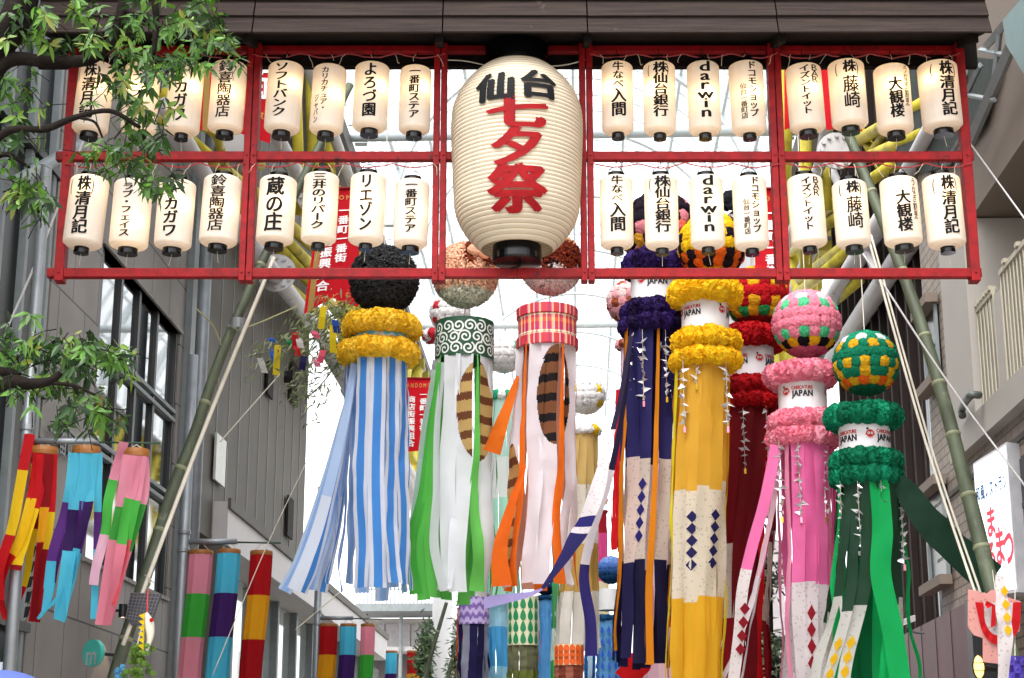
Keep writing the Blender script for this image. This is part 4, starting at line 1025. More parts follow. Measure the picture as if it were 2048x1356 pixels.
BW2 = lambda u, v: ((lin('#93b7e8') if .3 < u < .72 else lin('#b9cbe6')), 0)
T, B = at(754, 722, Y), at(748, 1188, Y); r0, r1 = 60 * m_, 66 * m_
def spec(k, a):
    f = math.cos(a) > -.1
    d = dict(cols=BW if f else BW2, nu=8, len=1.0 - .02 * (k % 3), w=1.08 if f else .9)
    if k in (10,): d['sway'] = (-.12, 0)
    return d
strips(root, T, B, r0, r1, 13, spec, 4, .02, .025, skip=(11,), a0=.12)
LB = lambda u, v: (lin('#b9d0ef') if v < .5 else lin('#dfe5f0'), 0)
for i, (dx, yy, cf) in enumerate(((-4, 0, LB), (14, .1, BW), (30, .3, BW2), (44, .4, LB), (-26, .25, BW2), (58, .5, BW))):
    blown(root, [(708 + i * 3, 726, Y - .15 + yy), (692 + dx * .12, 830, Y - .2 + yy), (668 + dx * .35, 940, Y - .3 + yy), (640 + dx * .6, 1050, Y - .35 + yy), (612 + dx * .8 + 5 * math.sin(i * 2), 1130, Y - .4 + yy), (592 + dx * .9, 1180 + 5 * math.sin(i * 1.7), Y - .4 + yy)], .2,
          cf, (1, .4, 0), twist=.5 * (-1) ** i, wf=lambda v: .07 + .075 * v, name='blown_streamer')
mb_ = None
# ---- tail patterned decorations
def tailcol(base, ce, ra, rb, c1, c2, ph):
    """white strips with one striped brown oval printed across them (u = angle, v = length)"""
    def mk(k, ang, wang):
        def fn(u, v):
            a = (ang + (u - .5) * wang + math.pi) % (2 * math.pi) - math.pi
            x, y = (a - ce[0]) / ra, (v - ce[1]) / rb
            if x * x + y * y < 1:
                w = math.sin(v * 2 * math.pi / .083 + ph + .5 * math.sin(a * 5)) + .25 * noise.noise(Vector((a * 40, v * 30, 0)))
                return (lin(c2) if w > .25 else lin(c1)), 0
            return lin(base), 0
        return fn
    return mk
def spiral_drum(root, c, R, h):
    d = drum(root, c, R, h, '#123f28', name='spiral_cloth_drum'); mb = MB(); rnd = random.Random(3)
    def P(u, v): a = u / R; return Vector(c) + Vector(((R + .004) * math.sin(a), -(R + .004) * math.cos(a), v))
    def stroke(pl, w):
        vs = []
        for i, (x, y) in enumerate(pl):
            x2, y2 = pl[min(i + 1, len(pl) - 1)]; x1, y1 = pl[max(0, i - 1)]; L_ = math.hypot(x2 - x1, y2 - y1) or 1
            nx, ny = -(y2 - y1) / L_ * w / 2, (x2 - x1) / L_ * w / 2; vs += [P(x + nx, y + ny), P(x - nx, y - ny)]
        vs = [p for p in vs]; mb.add(vs, [(2 * i, 2 * i + 1, 2 * i + 3, 2 * i + 2) for i in range(len(pl) - 1)], lin('#c9cdc9'))
    s_ = h / 3.6; row = 0; v = -h / 2 + s_ * .7
    while v < h / 2 - s_ * .3:
        u = -R * 1.9 + (row % 2) * s_ * .6
        while u < R * 1.9:
            sg = 1 if rnd.random() < .5 else -1; a0 = rnd.uniform(0, 6.28); pl = []
            for i in range(26):
                t = i / 25; a = a0 + sg * t * 9.0; r = s_ * (.08 + .5 * t); pl.append((u + r * math.cos(a), max(-h / 2 + .005, min(h / 2 - .005, v + r * math.sin(a)))))
            stroke(pl, s_ * .15); x, y = pl[-1]; e = a0 + sg * 9.0 + sg * .9
            stroke([(x, y), (x + s_ * .35 * math.cos(e + sg), max(-h / 2 + .005, min(h / 2 - .005, y + s_ * .35 * math.sin(e + sg))))], s_ * .13)
            u += s_ * 1.12 * rnd.uniform(.9, 1.1)
        v += s_ * 1.02; row += 1
    mb.build('spiral_pattern', PLAIN, d)
Y = 18.2
root = deco('streamer_decoration', 'white and green strip decoration under a dark green spiral cloth drum and peach ball', 928, 700, Y)
c = at(931, 550, Y); m_ = mpp(931, 550, Y)
def peach(d):
    if d.z < -.55: return lin('#e2e6d6')
    if d.x > -.1 and d.z > .15 and math.sin(d.x * 11) > -.1: return lin('#8a3a20')
    return lin('#f2c3a4')
shag_ball(root, c, 67 * m_, peach, 3000, .19)
for k in range(3):
    mb = MB(); puff(mb, c + Vector((.1 + .12 * k, -62 * m_, .18 - .03 * k)), .07, lin('#e6b697'), 2); mb.build('paper_tuft', PUFF, root)
cord(root, c + Vector((0, 0, 60 * m_)), c + Vector((0, 0, 3))); cord(root, c - Vector((0, 0, 62 * m_)), at(928, 640, Y))
a, b_ = at(930, 647, Y), at(928, 724, Y); dc = (a + b_) / 2; spiral_drum(root, dc, 58 * m_, a.z - b_.z)
T, B = at(927, 722, Y), at(915, 1196, Y); r0, r1 = 56 * m_, 70 * m_
tc_ = tailcol('#e2e4ea', (.52, .24), .66, .215, '#c3a066', '#6e4026', 0.)
def spec(k, a):
    aa = (a + math.pi) % (2 * math.pi) - math.pi
    if k % 3 == 2: return dict(cols=segcol([(1, '#55b247' if k % 2 else '#6ac35c', 0)]), w=.1, w1=1.05, r=.03, len=1.0)
    if math.cos(a) < -.2: return dict(cols=segcol([(1, '#5fb956', 0)]), w=.9, len=.98)
    return dict(cols=tc_(k, a, 2 * math.pi / 15 * 1.2), nu=18, w=1.45, w1=1.15, len=1.0 if k % 2 else .985)
strips(root, T, B, r0, r1, 15, spec, 9, .0, .035, nv=240, a0=-.35)
for i, (dx, ci) in enumerate(((0, '#5dbb50'), (18, '#63bd55'), (-16, '#4fae45'), (30, '#d0d4da'))):
    blown(root, [(878 + i * 3, 725, Y - .2), (866 + dx * .3, 850, Y - .3), (856 + dx * .6, 980, Y - .35), (838 + dx, 1090, Y - .4), (848 + dx + (10 if i == 3 else 0), 1200 - 6 * i, Y - .4)], .16, segcol([(1, ci, 0)]), (1, .3, 0), twist=.5 * (-1) ** i, wf=lambda v: .05 + .085 * v)
blown(root, [(870, 740, Y - .1), (848, 860, Y - .2), (836, 960, Y - .25), (822, 1060, Y - .3), (815, 1100, Y - .3)], .06, segcol([(1, '#c6e0d2', 0)]), (1, .3, 0), twist=.6)
Y = 18.0
root = deco('streamer_decoration', 'white and orange strip decoration under a red plaid drum and brown white ball', 1095, 680, Y)
c = at(1102, 528, Y); m_ = mpp(1102, 528, Y)
def brn(d):
    if d.z < -.35 + .12 * math.sin(d.x * 9): return lin('#efdedc')
    if d.z > .55 and d.x > .1: return lin('#dca87f')
    return lin('#7d2f1a') if noise.noise(d * 3) > -.25 else lin('#2e1712')
shag_ball(root, c, 64 * m_, brn, 3000, .19)
cord(root, c + Vector((0, 0, 60 * m_)), c + Vector((0, 0, 3))); cord(root, c - Vector((0, 0, 60 * m_)), at(1095, 618, Y))
def plaid(u, v):
    x, y = (u * 15) % 1, (v * 1.6 + .12) % 1
    def mixc(a, h, k): return a * (1 - k) + Vector(lin(h)) * k
    c = Vector(lin('#b52f3a'))
    if y < .2: c = Vector(lin('#dc6420'))
    elif .34 < y < .56: c = Vector(lin('#dcd0ac'))
    elif .62 < y < .72: c = Vector(lin('#a32a60'))
    if x < .16: c = mixc(c, '#8c1d66', .6)
    elif .28 < x < .44: c = mixc(c, '#e6cfae', .5)
    elif .48 < x < .52 or .86 < x < .9: c = mixc(c, '#f0e2c8', .6)
    elif .6 < x < .8: c = mixc(c, '#b4303c', .5)
    if .24 < y < .27 or .8 < y < .83: c = mixc(c, '#e8c040', .7)
    if .43 < y < .46 or (x > .35 and x < .37): c = mixc(c, '#3a2a3a', .55)
    return tuple(c)
a, b_ = at(1096, 630, Y), at(1093, 690, Y); dc = (a + b_) / 2; R = 58 * m_; h = a.z - b_.z
drum(root, dc, R, h, '#b3323c', plaid, 'plaid_drum', 240, 40); ZO = Vector((0, 0, h / 2))
for zz in (ZO, -ZO):
    mb = MB(); mb.lathe(dc + zz, [(R + .004, -.06), (R + .018, -.05), (R + .018, .05), (R + .004, .06)], 200, colf=lambda u, v: plaid(u, .3 + v * .3)); mb.build('plaid_band', PLAIN, root)
T, B = at(1093, 692, Y), at(1078, 1176, Y); r0, r1 = 55 * m_, 64 * m_
tc_ = tailcol('#e6e0e7', (.36, .23), .62, .21, '#7c5034', '#1d1718', 1.5)
tc2 = tailcol('#e6e0e7', (-1.25, .7), .5, .28, '#b98d58', '#6e4026', 1.5)
def spec(k, a):
    if k % 3 == 2: return dict(cols=segcol([(1, '#e9701f', 0)]), w=.1, w1=1.0, r=.03, len=1.0)
    if math.cos(a) < -.2: return dict(cols=segcol([(1, '#dca08c', 0)]), w=.9, len=.98)
    aa = (a + math.pi) % (2 * math.pi) - math.pi
    return dict(cols=(tc2 if aa < -.9 else tc_)(k, a, 2 * math.pi / 15 * 1.3), nu=18, w=1.5, w1=1.2, len=1.0 if k % 2 else .99)
strips(root, T, B, r0, r1, 15, spec, 19, .0, .03, nv=240, a0=-.3)
blown(root, [(1036, 752, Y - .1), (1022, 795, Y - .1), (1002, 850, Y - .1), (984, 905, Y - .05)], .2, segcol([(1, '#e4701e', 0)]), (1, 0, .3), wf=lambda v: .04 + .15 * v)
blown(root, [(1050, 930, Y - .4), (1020, 1020, Y - .4), (1000, 1100, Y - .4), (1004, 1172, Y - .4)], .2, segcol([(1, '#e4681c', 0)]), (1, 0, 0), wf=lambda v: .04 + .17 * v)

# ---- decorations further down the arcade
BG = 'decorations further down the arcade'
def knit(label, Y, bx, by, br, bcols, dots, ringy, scols, sT, sB, group=BG, n=12, pat=None):
    root = deco('streamer_decoration', label, sT[0], sT[1], Y, group=group)
    if bx:
        c = at(bx, by, Y); r = br * mpp(bx, by, Y)
        ball(root, c, r, bcols if dots is None else [[q] if i % 2 == 0 else [q, q, dots, q] for i, q in enumerate([bcols[0]] * 8)], k=2); cord(root, c + Vector((0, 0, r)), c + Vector((0, 0, 4)))
    if ringy:
        x, y, R, cols = ringy; ring(root, at(x, y, Y), R * mpp(x, y, Y), R * .28 * mpp(x, y, Y), cols, 14, 2, petals=20)
    T, B = at(sT[0], sT[1], Y), at(sB[0], sB[1], Y)
    strips(root, T, B, sT[2] * mpp(sT[0], sT[1], Y), sB[2] * mpp(sB[0], sB[1], Y), n, lambda k, a: dict(cols=scols[k % len(scols)], w=1.05), int(sT[0]), .03, .02, nv=60)
    return root
WB = ['#efedec']
knit('white yarn decoration with yellow dots and gold patchwork strips beyond the orange one', 27, 1172, 790, 38, WB, '#e3c21e', (1167, 862, 34, ['#eeecec', '#eeecec', '#e3c21e']),
     [segcol([(.25, '#c9ab6c', 0), (.52, '#d9d2c6', 1), (.75, '#bf9c58', 0), (1, '#d9d4cc', 0)])], (1166, 866, 28), (1152, 1302, 42))
knit('white yarn decoration with green dots and mint strips between the two tail patterned ones', 27, 1008, 705, 40, WB, '#2f9e72', (1004, 795, 36, ['#eeecec', '#2f9e72', '#eeecec']),
     [segcol([(.3, '#b5d6cb', 0), (.5, '#d8dcd9', 0), (1, '#a9d9c4', 0)])], (1004, 800, 30), (1006, 1200, 36))
knit('white yarn decoration with red dots behind the spiral drum', 26, 900, 625, 40, WB, '#c0303c', (880, 672, 36, ['#eeecec', '#c0303c']),
     [segcol([(1, '#d9d6d6', 0)])], (905, 690, 20), (905, 1100, 20))
knit('brown and pink decoration half hidden behind the purple rings', 24, 1258, 605, 44, [['#9c5032'], ['#d89aa0', '#9c5032'], ['#e2c6c4'], ['#d89aa0', '#e2c6c4'], ['#9c5032', '#d89aa0'], ['#d89aa0'], ['#9c5032', '#e2c6c4'], ['#d89aa0']], None, (1262, 690, 30, ['#9c5032', '#d89aa0']),
     [segcol([(.7, '#d5bcc6', 0), (1, '#cfa9b6', 0)])], (1275, 690, 34), (1330, 1400, 50))
r_ = knit('black and white ball decoration behind the upper right lanterns', 24, 1488, 462, 44, [['#1b1d22'], ['#d6d6d6', '#1b1d22'], ['#d6d6d6'], ['#d6d6d6', '#23262c'], ['#d9a82a', '#d6d6d6'], ['#23262c'], ['#1b1d22']], None, None,
          [segcol([(1, '#cfcfd2', 0)])], (1488, 520, 30), (1488, 900, 30))
for px, py in ((1462, 402), (1538, 440)):
    mb = MB(); puff(mb, at(px, py, 23.8), 20 * mpp(px, py, 24), lin('#1d2126'), 3, rough=.35); mb.build('dark_tuft', PUFF, r_)
BLUES = [['#8fa9d6'], ['#7b99d0'], ['#6c8cca'], ['#4d74ba'], ['#33609f'], ['#1f4f86'], ['#163d66'], ['#12304f']]
r_ = knit('blue shaded yarn ball over raindrop printed pale blue strips', 30, 1222, 1140, 27, BLUES, None, (1216, 1238, 25, ['#16466f', '#1c5480']), [segcol([(1, '#6aa6d6', 0)])], (1216, 1242, 23), (1218, 1420, 25))
c = at(1218, 1200, 30); drum(r_, c, 22 * mpp(1218, 1200, 30), .36, '#cfd0d2')
def drops(root, px, py, Y, R, z0, z1, n, cols, colr, up=False, s=.05, pw=1.3, split=False):
    a = at(px, py, Y); mb = MB()
    for j in range(n):
        for i in range(cols):
            t = -1.2 + 2.4 * (i + .5) / cols; v = z0 - (z0 - z1) * (j + .5) / n; ctr = Vector((a.x + R * math.sin(t), a.y - R * math.cos(t), v)); o = Vector((math.cos(t), math.sin(t), 0))
            pts = [ctr + o * (s * .5 * math.sin(q) * abs(math.sin(q / 2)) ** pw) + Vector((0, 0, s * .75 * math.cos(q))) for q in [k * math.pi / 8 for k in range(16)]]
            mb.add(pts, [tuple(range(16))], colr)
            if split: mb.build('printed_dot', PLAIN, root); mb = MB()
    if not split: mb.build('drop_print', PLAIN, root)
zb_ = at(1216, 1250, 30).z; drops(r_, 1216, 1250, 30, 25 * mpp(1216, 1250, 30) + .03, zb_, zb_ - 1.4, 7, 5, lin('#234fae'), s=.085, split=True)
r_ = knit('leaf printed cream drum over olive green strips at the bottom', 26, 0, 0, 0, None, None, None, [segcol([(.4, '#77795c', 0), (1, '#77813e', 0)])], (1046, 1290, 29), (1046, 1420, 30))
a, b_ = at(1046, 1194, 26), at(1046, 1292, 26); drum(r_, (a + b_) / 2, 31 * mpp(1046, 1240, 26), a.z - b_.z, '#c9c9a8', name='leaf_drum')
drops(r_, 1046, 1240, 26, 31 * mpp(1046, 1240, 26) + .004, a.z - .02, b_.z + .02, 4, 5, lin('#157a4a'), s=.12)
r_ = knit('purple knitted band decoration over navy strips at the bottom', 26, 0, 0, 0, None, None, None, [segcol([(1, '#232050', 0)]), segcol([(1, '#23204a', 0)]), segcol([(1, '#9a9db2', 0)])], (948, 1240, 29), (944, 1430, 30))
a, b_ = at(948, 1188, 26), at(948, 1250, 26); drum(r_, (a + b_) / 2, 31 * mpp(948, 1220, 26), a.z - b_.z, '#8d79ad', lambda u, v: lin('#a999c4') if math.sin(v * 20 + math.sin(u * 80)) > 0 else lin('#6c5596'), 'knit_band', 80, 18)
knit('pale blue strip decoration left of the leaf printed drum', 27, 0, 0, 0, None, None, None, [segcol([(.3, '#a9d6e6', 0), (.62, '#58aede', 0), (.8, '#a6d9ea', 0), (1, '#58aede', 0)])], (995, 1180, 20), (998, 1430, 22))
knit('sky blue strip decoration with dark blue ring right of the leaf printed drum', 31, 1093, 1170, 17, BLUES[5:], None, (1093, 1196, 17, ['#16466f']), [segcol([(1, '#62a5d8', 0)])], (1093, 1200, 14), (1093, 1420, 16))
r_ = knit('orange dotted cream drum over salmon strips at the bottom', 25, 0, 0, 0, None, None, None, [segcol([(1, '#b5705a', 0)]), segcol([(1, '#8d4a3a', 0)])], (1138, 1328, 28), (1138, 1430, 29))
a, b_ = at(1138, 1290, 25), at(1138, 1332, 25); drum(r_, (a + b_) / 2, 30 * mpp(1138, 1300, 25), a.z - b_.z, '#cbb78f', name='dotted_drum'); drops(r_, 1138, 1310, 25, 30 * mpp(1138, 1300, 25) + .004, a.z - .03, b_.z + .02, 3, 6, lin('#d1561c'), s=.085, pw=0, split=True)
knit('green and white chequered strip decoration beside the sky blue one', 30, 0, 0, 0, None, None, None, [segcol([(.35, '#4fa06a', 0), (.6, '#cfe0d2', 0), (1, '#4fb05e', 0)])], (1113, 1165, 9), (1111, 1430, 9))
knit('pink and cream strip decoration with small bead ball far down the arcade', 38, 1204, 1000, 11, [['#d7405c', '#e0c23a']] * 5, None, (1203, 1024, 12, ['#a01a2c']), [segcol([(.15, '#a01a2c', 0), (.5, '#d0508e', 0), (1, '#d9d2b0', 0)])], (1203, 1026, 10), (1207, 1300, 13))
knit('red and white strip decoration left of the sky blue one', 32, 0, 0, 0, None, None, None, [segcol([(.3, '#d9d2d6', 0), (.55, '#d04450', 0), (1, '#d9c8cc', 0)])], (1080, 1190, 8), (1078, 1430, 9))
knit('red and orange narrow strip decoration left of the purple one', 30, 0, 0, 0, None, None, None, [segcol([(.3, '#c42a2e', 0), (.6, '#d9622c', 0), (1, '#c9a04a', 0)])], (922, 1215, 7), (919, 1430, 8))
knit('scarlet strip decoration glimpsed left of the navy strips', 25, 0, 0, 0, None, None, None, [segcol([(1, '#d01a24', 0)])], (1240, 780, 8), (1232, 1100, 10), n=8)
knit('white and blue lettered strip decoration beside the raindrop one', 31, 0, 0, 0, None, None, None, [segcol([(1, '#b9d0e0', 0)]), segcol([(1, '#1f5f9a', 0)])], (1180, 1310, 11), (1180, 1430, 11), n=8)

# ================================================================== WINDSOCKS ON LAMP POSTS
RY, CP_, PG = ('#b3141c', '#e2a81c', '#a80f18'), ('#58c4e0', '#47246a', '#4fbcd8'), ('#e595a8', '#43b042', '#de8fa0')
def windsock(label, px, py, Y, w, h, cols, lean=-.04, cuts=(.32, .66)):
    c = at(px, py, Y); m_ = mpp(px, py, Y); R = w * .5 * m_; H = h * m_ / .96
    root = thing('windsock', label, 'windsock', c, 'striped cloth windsocks on the lamp posts')
    mb = MB(); mb.lathe(c, [(R * 1.02, -.03), (R * 1.05, 0), (R * 1.02, .03), (R * .97, 0)], 24); mb.build('hoop', pm('bamboo_hoop', '#8f5a24', .5), root)
    mb = MB(); mb.tube([c + Vector((-R * .9, 0, 0)), c + Vector((0, 0, R * .9)), c + Vector((R * .9, 0, 0))], .006, 4); mb.tube([c + Vector((0, 0, R * .9)), c + Vector((0, 0, R * 1.1))], .006, 4); mb.build('hanging_cord', ROPE, root)
    e = (0,) + cuts + (1,)
    for b_ in range(3):
        mb = MB(); n = 10; rows = 10; o = len(mb.v)
        for i in range(rows + 1):
            v = e[b_] + (e[b_ + 1] - e[b_]) * i / rows
            for j in range(n * 2):
                a = math.pi * j / n; rr = R * (1 + (.03 if j % 2 else -.045) + .018 * math.sin(v * 7 + j) * v)
                mb.v.append(c + Vector((rr * math.sin(a) + lean * H * v + .008 * math.sin(v * 6), -rr * math.cos(a), -.02 - H * v)))
        for i in range(rows):
            for j in range(n * 2):
                j2 = (j + 1) % (n * 2); mb.f.append([o + i * n * 2 + j, o + (i + 1) * n * 2 + j, o + (i + 1) * n * 2 + j2, o + i * n * 2 + j2]); mb.c.append(lin(cols[b_])); mb.m.append(0)
        mb.build('cloth_band', CLOTH, root)
def post(label, px, py, Y, arm_py, arm_px, w=24):
    c = at(px, py, Y); base = Vector((c.x, c.y, 0)); r = w * .5 * mpp(px, py, Y); ac = at(px, arm_py, Y)
    root = thing('lamp_post', label, 'lamp post', base, 'silver lamp posts along the left wall')
    mb = MB(); mb.tube([base, Vector((c.x, c.y, ac.z + 2.6))], [r * 1.05, r * .9], 16); mb.build('pole', STEEL, root, True)
    x1 = at(arm_px, arm_py, Y).x
    mb = MB(); mb.tube([Vector((c.x, c.y, ac.z)), Vector((c.x + (x1 - c.x) * .55, c.y, ac.z))], r * .5, 10); mb.tube([Vector((c.x + (x1 - c.x) * .5, c.y, ac.z - .01)), Vector((x1, c.y, ac.z - .02))], r * .16, 8, mi=1); mb.build('arm', [STEEL, pm('green_rod', '#26402f', .5)], root, True)
    for dz in (-.12, .12):
        mb = MB(); mb.lathe(Vector((c.x, c.y, ac.z + dz)), [(r * 1.02, -.03), (r * 1.12, -.02), (r * 1.12, .02), (r * 1.02, .03)], 16); mb.build('clamp_band', STEEL, root)
    return root
post('nearest silver lamp post with blown out windsocks beside the tiled wall', 36, 1100, 15.0, 882, 320, 26)
post('second silver lamp post carrying three straight windsocks', 362, 1200, 23.2, 1083, 562, 24)
post('third silver lamp post carrying three smaller windsocks under the blue stripes', 633, 1300, 34, 1236, 765, 16)
PX = pm('silver_downpipe', '#7e8488', .45, .4, spec=.3)
o = (lambda mb, q: (mb.tube([Vector((q.x, q.y, 0)), Vector((q.x, q.y, 14))], .1, 12), mb.build('downpipe', PX, None, True, Vector((q.x, q.y, 0))))[1])(MB(), at(398, 800, 25)); tag(o, 'tall silver downpipe between the tiled wall and the dark cladding', 'pipe')
for (lab, px, py, w, h, cols) in (('straight pink and green windsock, left of three on the second lamp post', 402, 1106, 47, 240, PG), ('straight turquoise and purple windsock in the middle of the second lamp post', 458, 1104, 46, 242, CP_), ('straight red and yellow windsock at the right end of the second lamp post', 523, 1107, 44, 245, RY)):
    windsock(lab, px, py, 23.2, w, h, cols, -.05)
for (lab, px, w, cols) in (('smaller red and yellow windsock, left of three on the third lamp post', 657, 36, RY), ('smaller turquoise and purple windsock in the middle of the third lamp post', 697, 32, CP_), ('smaller pink and green windsock at the right end of the third lamp post', 736, 28, PG)):
    windsock(lab, px, 1251, 34, w, 170, cols, -.03)
windsock('tiny turquoise and purple windsock far along the left side', 783, 1304, 45, 22, 125, CP_, -.03)
windsock('tiny red and yellow windsock nearest the white pillar', 826, 1304, 45, 24, 125, RY, 0)
# the three windsocks torn into ribbons by the wind
def ragged(label, px, py, Y, w, cols, paths):
    c = at(px, py, Y); m_ = mpp(px, py, Y); R = w * .5 * m_
    root = thing('windsock', label, 'windsock', c, 'striped cloth windsocks on the lamp posts')
    mb = MB(); mb.lathe(c, [(R * 1.0, -.035), (R * 1.06, 0), (R * 1.0, .035), (R * .95, 0)], 28); mb.build('hoop', pm('bamboo_hoop', '#8f5a24', .5), root)
    mb = MB(); mb.tube([c + Vector((-R, 0, 0)), c + Vector((0, 0, R * .7)), c + Vector((R, 0, 0))], .006, 4); mb.build('hanging_cord', ROPE, root)
    for (pts, ww, tw, cut, cs) in paths:
        cs = [cols[q] if isinstance(q, int) else q for q in cs]
        segs = [(cut[i] if i < len(cut) else 1, cs[i], 0) for i in range(len(cs))]
        blown(root, [(x + 3 * math.sin(q * 2.3 + x), y, Y + dy + .05 * math.sin(q * 1.7 + y)) for q, (x, y, dy) in enumerate(pts)], ww * .86 * m_, segcol(segs), (1, .35, 0), twist=tw * 2.4, name='cloth_strip')
RYb = ('#c0161e', '#e8c01e', '#c0161e', '#8a0e18')
ragged('blown red and yellow windsock ribbons at the left edge of the photo', 88, 903, 15, 54, RYb, [
    ([(62, 868, -.1), (52, 920, -.1), (38, 1000, -.15), (20, 1060, -.2), (2, 1140, -.2), (-4, 1200, -.2)], 24, .3, (.25, .62), (0, 1, 0)),
    ([(66, 880, 0), (56, 960, 0), (40, 1050, 0), (12, 1110, 0), (0, 1190, 0), (10, 1240, 0)], 22, -.3, (.12, .35, .66), (0, 1, 0, 0)),
    ([(76, 905, -.12), (70, 960, -.12), (58, 1020, -.12), (38, 1080, -.1), (15, 1130, -.1), (-5, 1180, -.1)], 24, .4, (.33, .72), (0, 1, 0)),
    ([(86, 908, -.15), (80, 960, -.15), (62, 1040, -.15), (42, 1110, -.15), (32, 1140, -.15)], 26, .2, (.42, .9), (0, 1, 3)),
    ([(96, 908, -.14), (88, 1000, -.14), (84, 1040, -.14), (78, 1110, -.14), (66, 1240, -.14)], 22, .5, (.33, .68), (3, '#d99a1c', 3)),
    ([(106, 908, -.1), (102, 1000, -.1), (92, 1060, -.1), (84, 1120, -.1), (70, 1244, -.1)], 26, .1, (.34, .68), (0, 1, 3)),
    ([(100, 910, .15), (80, 1000, .15), (60, 1090, .15), (50, 1160, .15), (28, 1226, .15)], 18, .4, (.4, .8), (3, 1, 0))])
ragged('blown turquoise and purple windsock ribbons in the middle of the nearest lamp post', 173, 902, 15, 54, ('#55b9d3', '#5a2f7c', '#4fb6d2', '#331a50'), [
    ([(150, 906, -.1), (142, 970, -.1), (128, 1030, -.1), (106, 1110, -.1), (92, 1200, -.1), (74, 1236, -.1)], 24, .3, (.32, .62), (0, 1, 2)),
    ([(160, 906, -.14), (154, 1000, -.14), (146, 1060, -.14), (134, 1130, -.14), (122, 1240, -.14)], 32, .2, (.33, .66), (0, 3, 2)),
    ([(174, 906, -.15), (170, 980, -.15), (160, 1060, -.15), (148, 1140, -.15), (118, 1242, -.15)], 26, -.3, (.32, .65), (0, 1, 2)),
    ([(188, 906, -.13), (184, 980, -.13), (174, 1020, -.13), (156, 1100, -.13), (140, 1170, -.13), (84, 1226, -.13)], 20, .5, (.32, .6), (0, 3, 2)),
    ([(198, 906, -.08), (198, 1000, -.08), (192, 1060, -.08), (190, 1120, -.08), (186, 1238, -.08)], 17, .2, (.34, .68), (0, 1, 2)),
    ([(170, 906, .15), (150, 1000, .15), (120, 1100, .15), (100, 1180, .15), (84, 1230, .15)], 22, .4, (.4, .7), (0, 1, 2))])
ragged('blown pink and green windsock ribbons at the arm end of the nearest lamp post', 272, 907, 15, 52, ('#e08fa4', '#4cae47', '#d77f92', '#3a8f3a'), [
    ([(246, 884, -.1), (232, 930, -.1), (220, 1000, -.1), (208, 1060, -.1), (196, 1130, -.1), (186, 1170, -.1)], 22, .2, (.28, .62), (0, 1, '#dca9bc')),
    ([(258, 910, -.14), (246, 1000, -.14), (236, 1040, -.14), (222, 1120, -.14), (204, 1250, -.14)], 30, .1, (.32, .65), (0, 3, 2)),
    ([(272, 912, -.15), (262, 980, -.15), (250, 1040, -.15), (234, 1130, -.15), (214, 1250, -.15)], 24, -.2, (.33, .64), (0, 1, 2)),
    ([(286, 912, -.12), (278, 980, -.12), (266, 1030, -.12), (246, 1110, -.12), (224, 1210, -.12)], 20, .4, (.36, .66), (0, 1, '#d4545c')),
    ([(293, 912, -.05), (288, 980, -.05), (274, 1040, -.05), (250, 1130, -.05), (222, 1240, -.05)], 17, .2, (.38, .68), (0, 3, 2))])

# ================================================================== BANNERS
GOLDL = pm('gold_lettering', '#b58a34', .5); WL = pm('white_lettering', '#dcd8d8', .6)
def banner(label, TLp, TRp, BLp, BRp, Y, cols, gold=(), notch=.06, edge=None):
    a, b_, c, d = at(*TLp, Y), at(*TRp, Y), at(*BRp, Y), at(*BLp, Y)
    root = thing('banner', label, 'banner', a, 'red shopping street banners')
    def P(u, v, o=0.0): p = a.lerp(b_, u).lerp(d.lerp(c, u), v); return p + Vector((0, -o + .03 * math.sin(v * 5 + u * 2), 0))
    mb = MB(); N, M = 10, 24; vs = []
    for i in range(M + 1):
        for j in range(N + 1):
            u = j / N; v = i / M; vv = v * (1 - notch * 1.0 + notch * abs(2 * u - 1)) if True else v
            vs.append(P(u, vv))
    mb.add(vs, [(i * (N + 1) + j, (i + 1) * (N + 1) + j, (i + 1) * (N + 1) + j + 1, i * (N + 1) + j + 1) for i in range(M) for j in range(N)], lin('#c41422'))
    mb.build('cloth', CLOTH, root, True)
    mb = MB(); mb.tube([P(-.03, -.005), P(1.03, -.005)], .02, 8); mb.build('top_rod', RED, root)
    if edge:
        mb = MB(); mb.add([P(edge[0], v / 12, .006) for v in range(13)] + [P(edge[1], v / 12, .006) for v in range(13)], [(i, i + 1, 14 + i, 13 + i) for i in range(12)], lin('#b39a55')); mb.build('gold_edge', CLOTH, root, True)
    W_ = (b_ - a).length; H_ = (d - a).length
    for (txt, u, v0, v1, wd) in cols:
        out = ([], []); nn = len(txt)
        for i, ch in enumerate(txt): place(out, ch, u, v0 + (v1 - v0) * (i + .5) / nn, wd, -(v1 - v0) / nn * .95, .014, -.03, .02)
        vs, fs = warp(out, lambda u, v: P(u, v, .008)); mb = MB(); mb.add(vs, fs); mb.build('white_characters', WL, root)
    for (txt, u, v, wd, hh) in gold:
        out = ([], []); n_ = len(txt)
        for i, ch in enumerate(txt): place(out, ch, u + (i - (n_ - 1) / 2) * wd, v, wd * .9, -hh, .008, 0)
        vs, fs = warp(out, lambda u, v: P(u, v, .008)); mb = MB(); mb.add(vs, fs); mb.build('gold_characters', GOLDL, root)
    return root
banner('red banner with white characters behind the lower lanterns left of the big lantern', (640, 378), (722, 376), (608, 630), (716, 614), 21,
       [('一番町一番街', .62, .14, .62, .25), ('商店街振興組合', .30, .2, .84, .26)], [('DOME', .62, .07, .17, .05), ('らんどーむ', .55, .89, .13, .05), ('一番町', .6, .95, .13, .045)], .1, (.06, .17))
banner('smaller red banner further away between blue and green strips', (812, 757), (862, 757), (806, 905), (866, 905), 30,
       [('一番町一番街', .70, .17, .73, .3), ('商店街振興組合', .24, .23, .93, .3)], [('ANDOME', .5, .09, .165, .08)], .02)
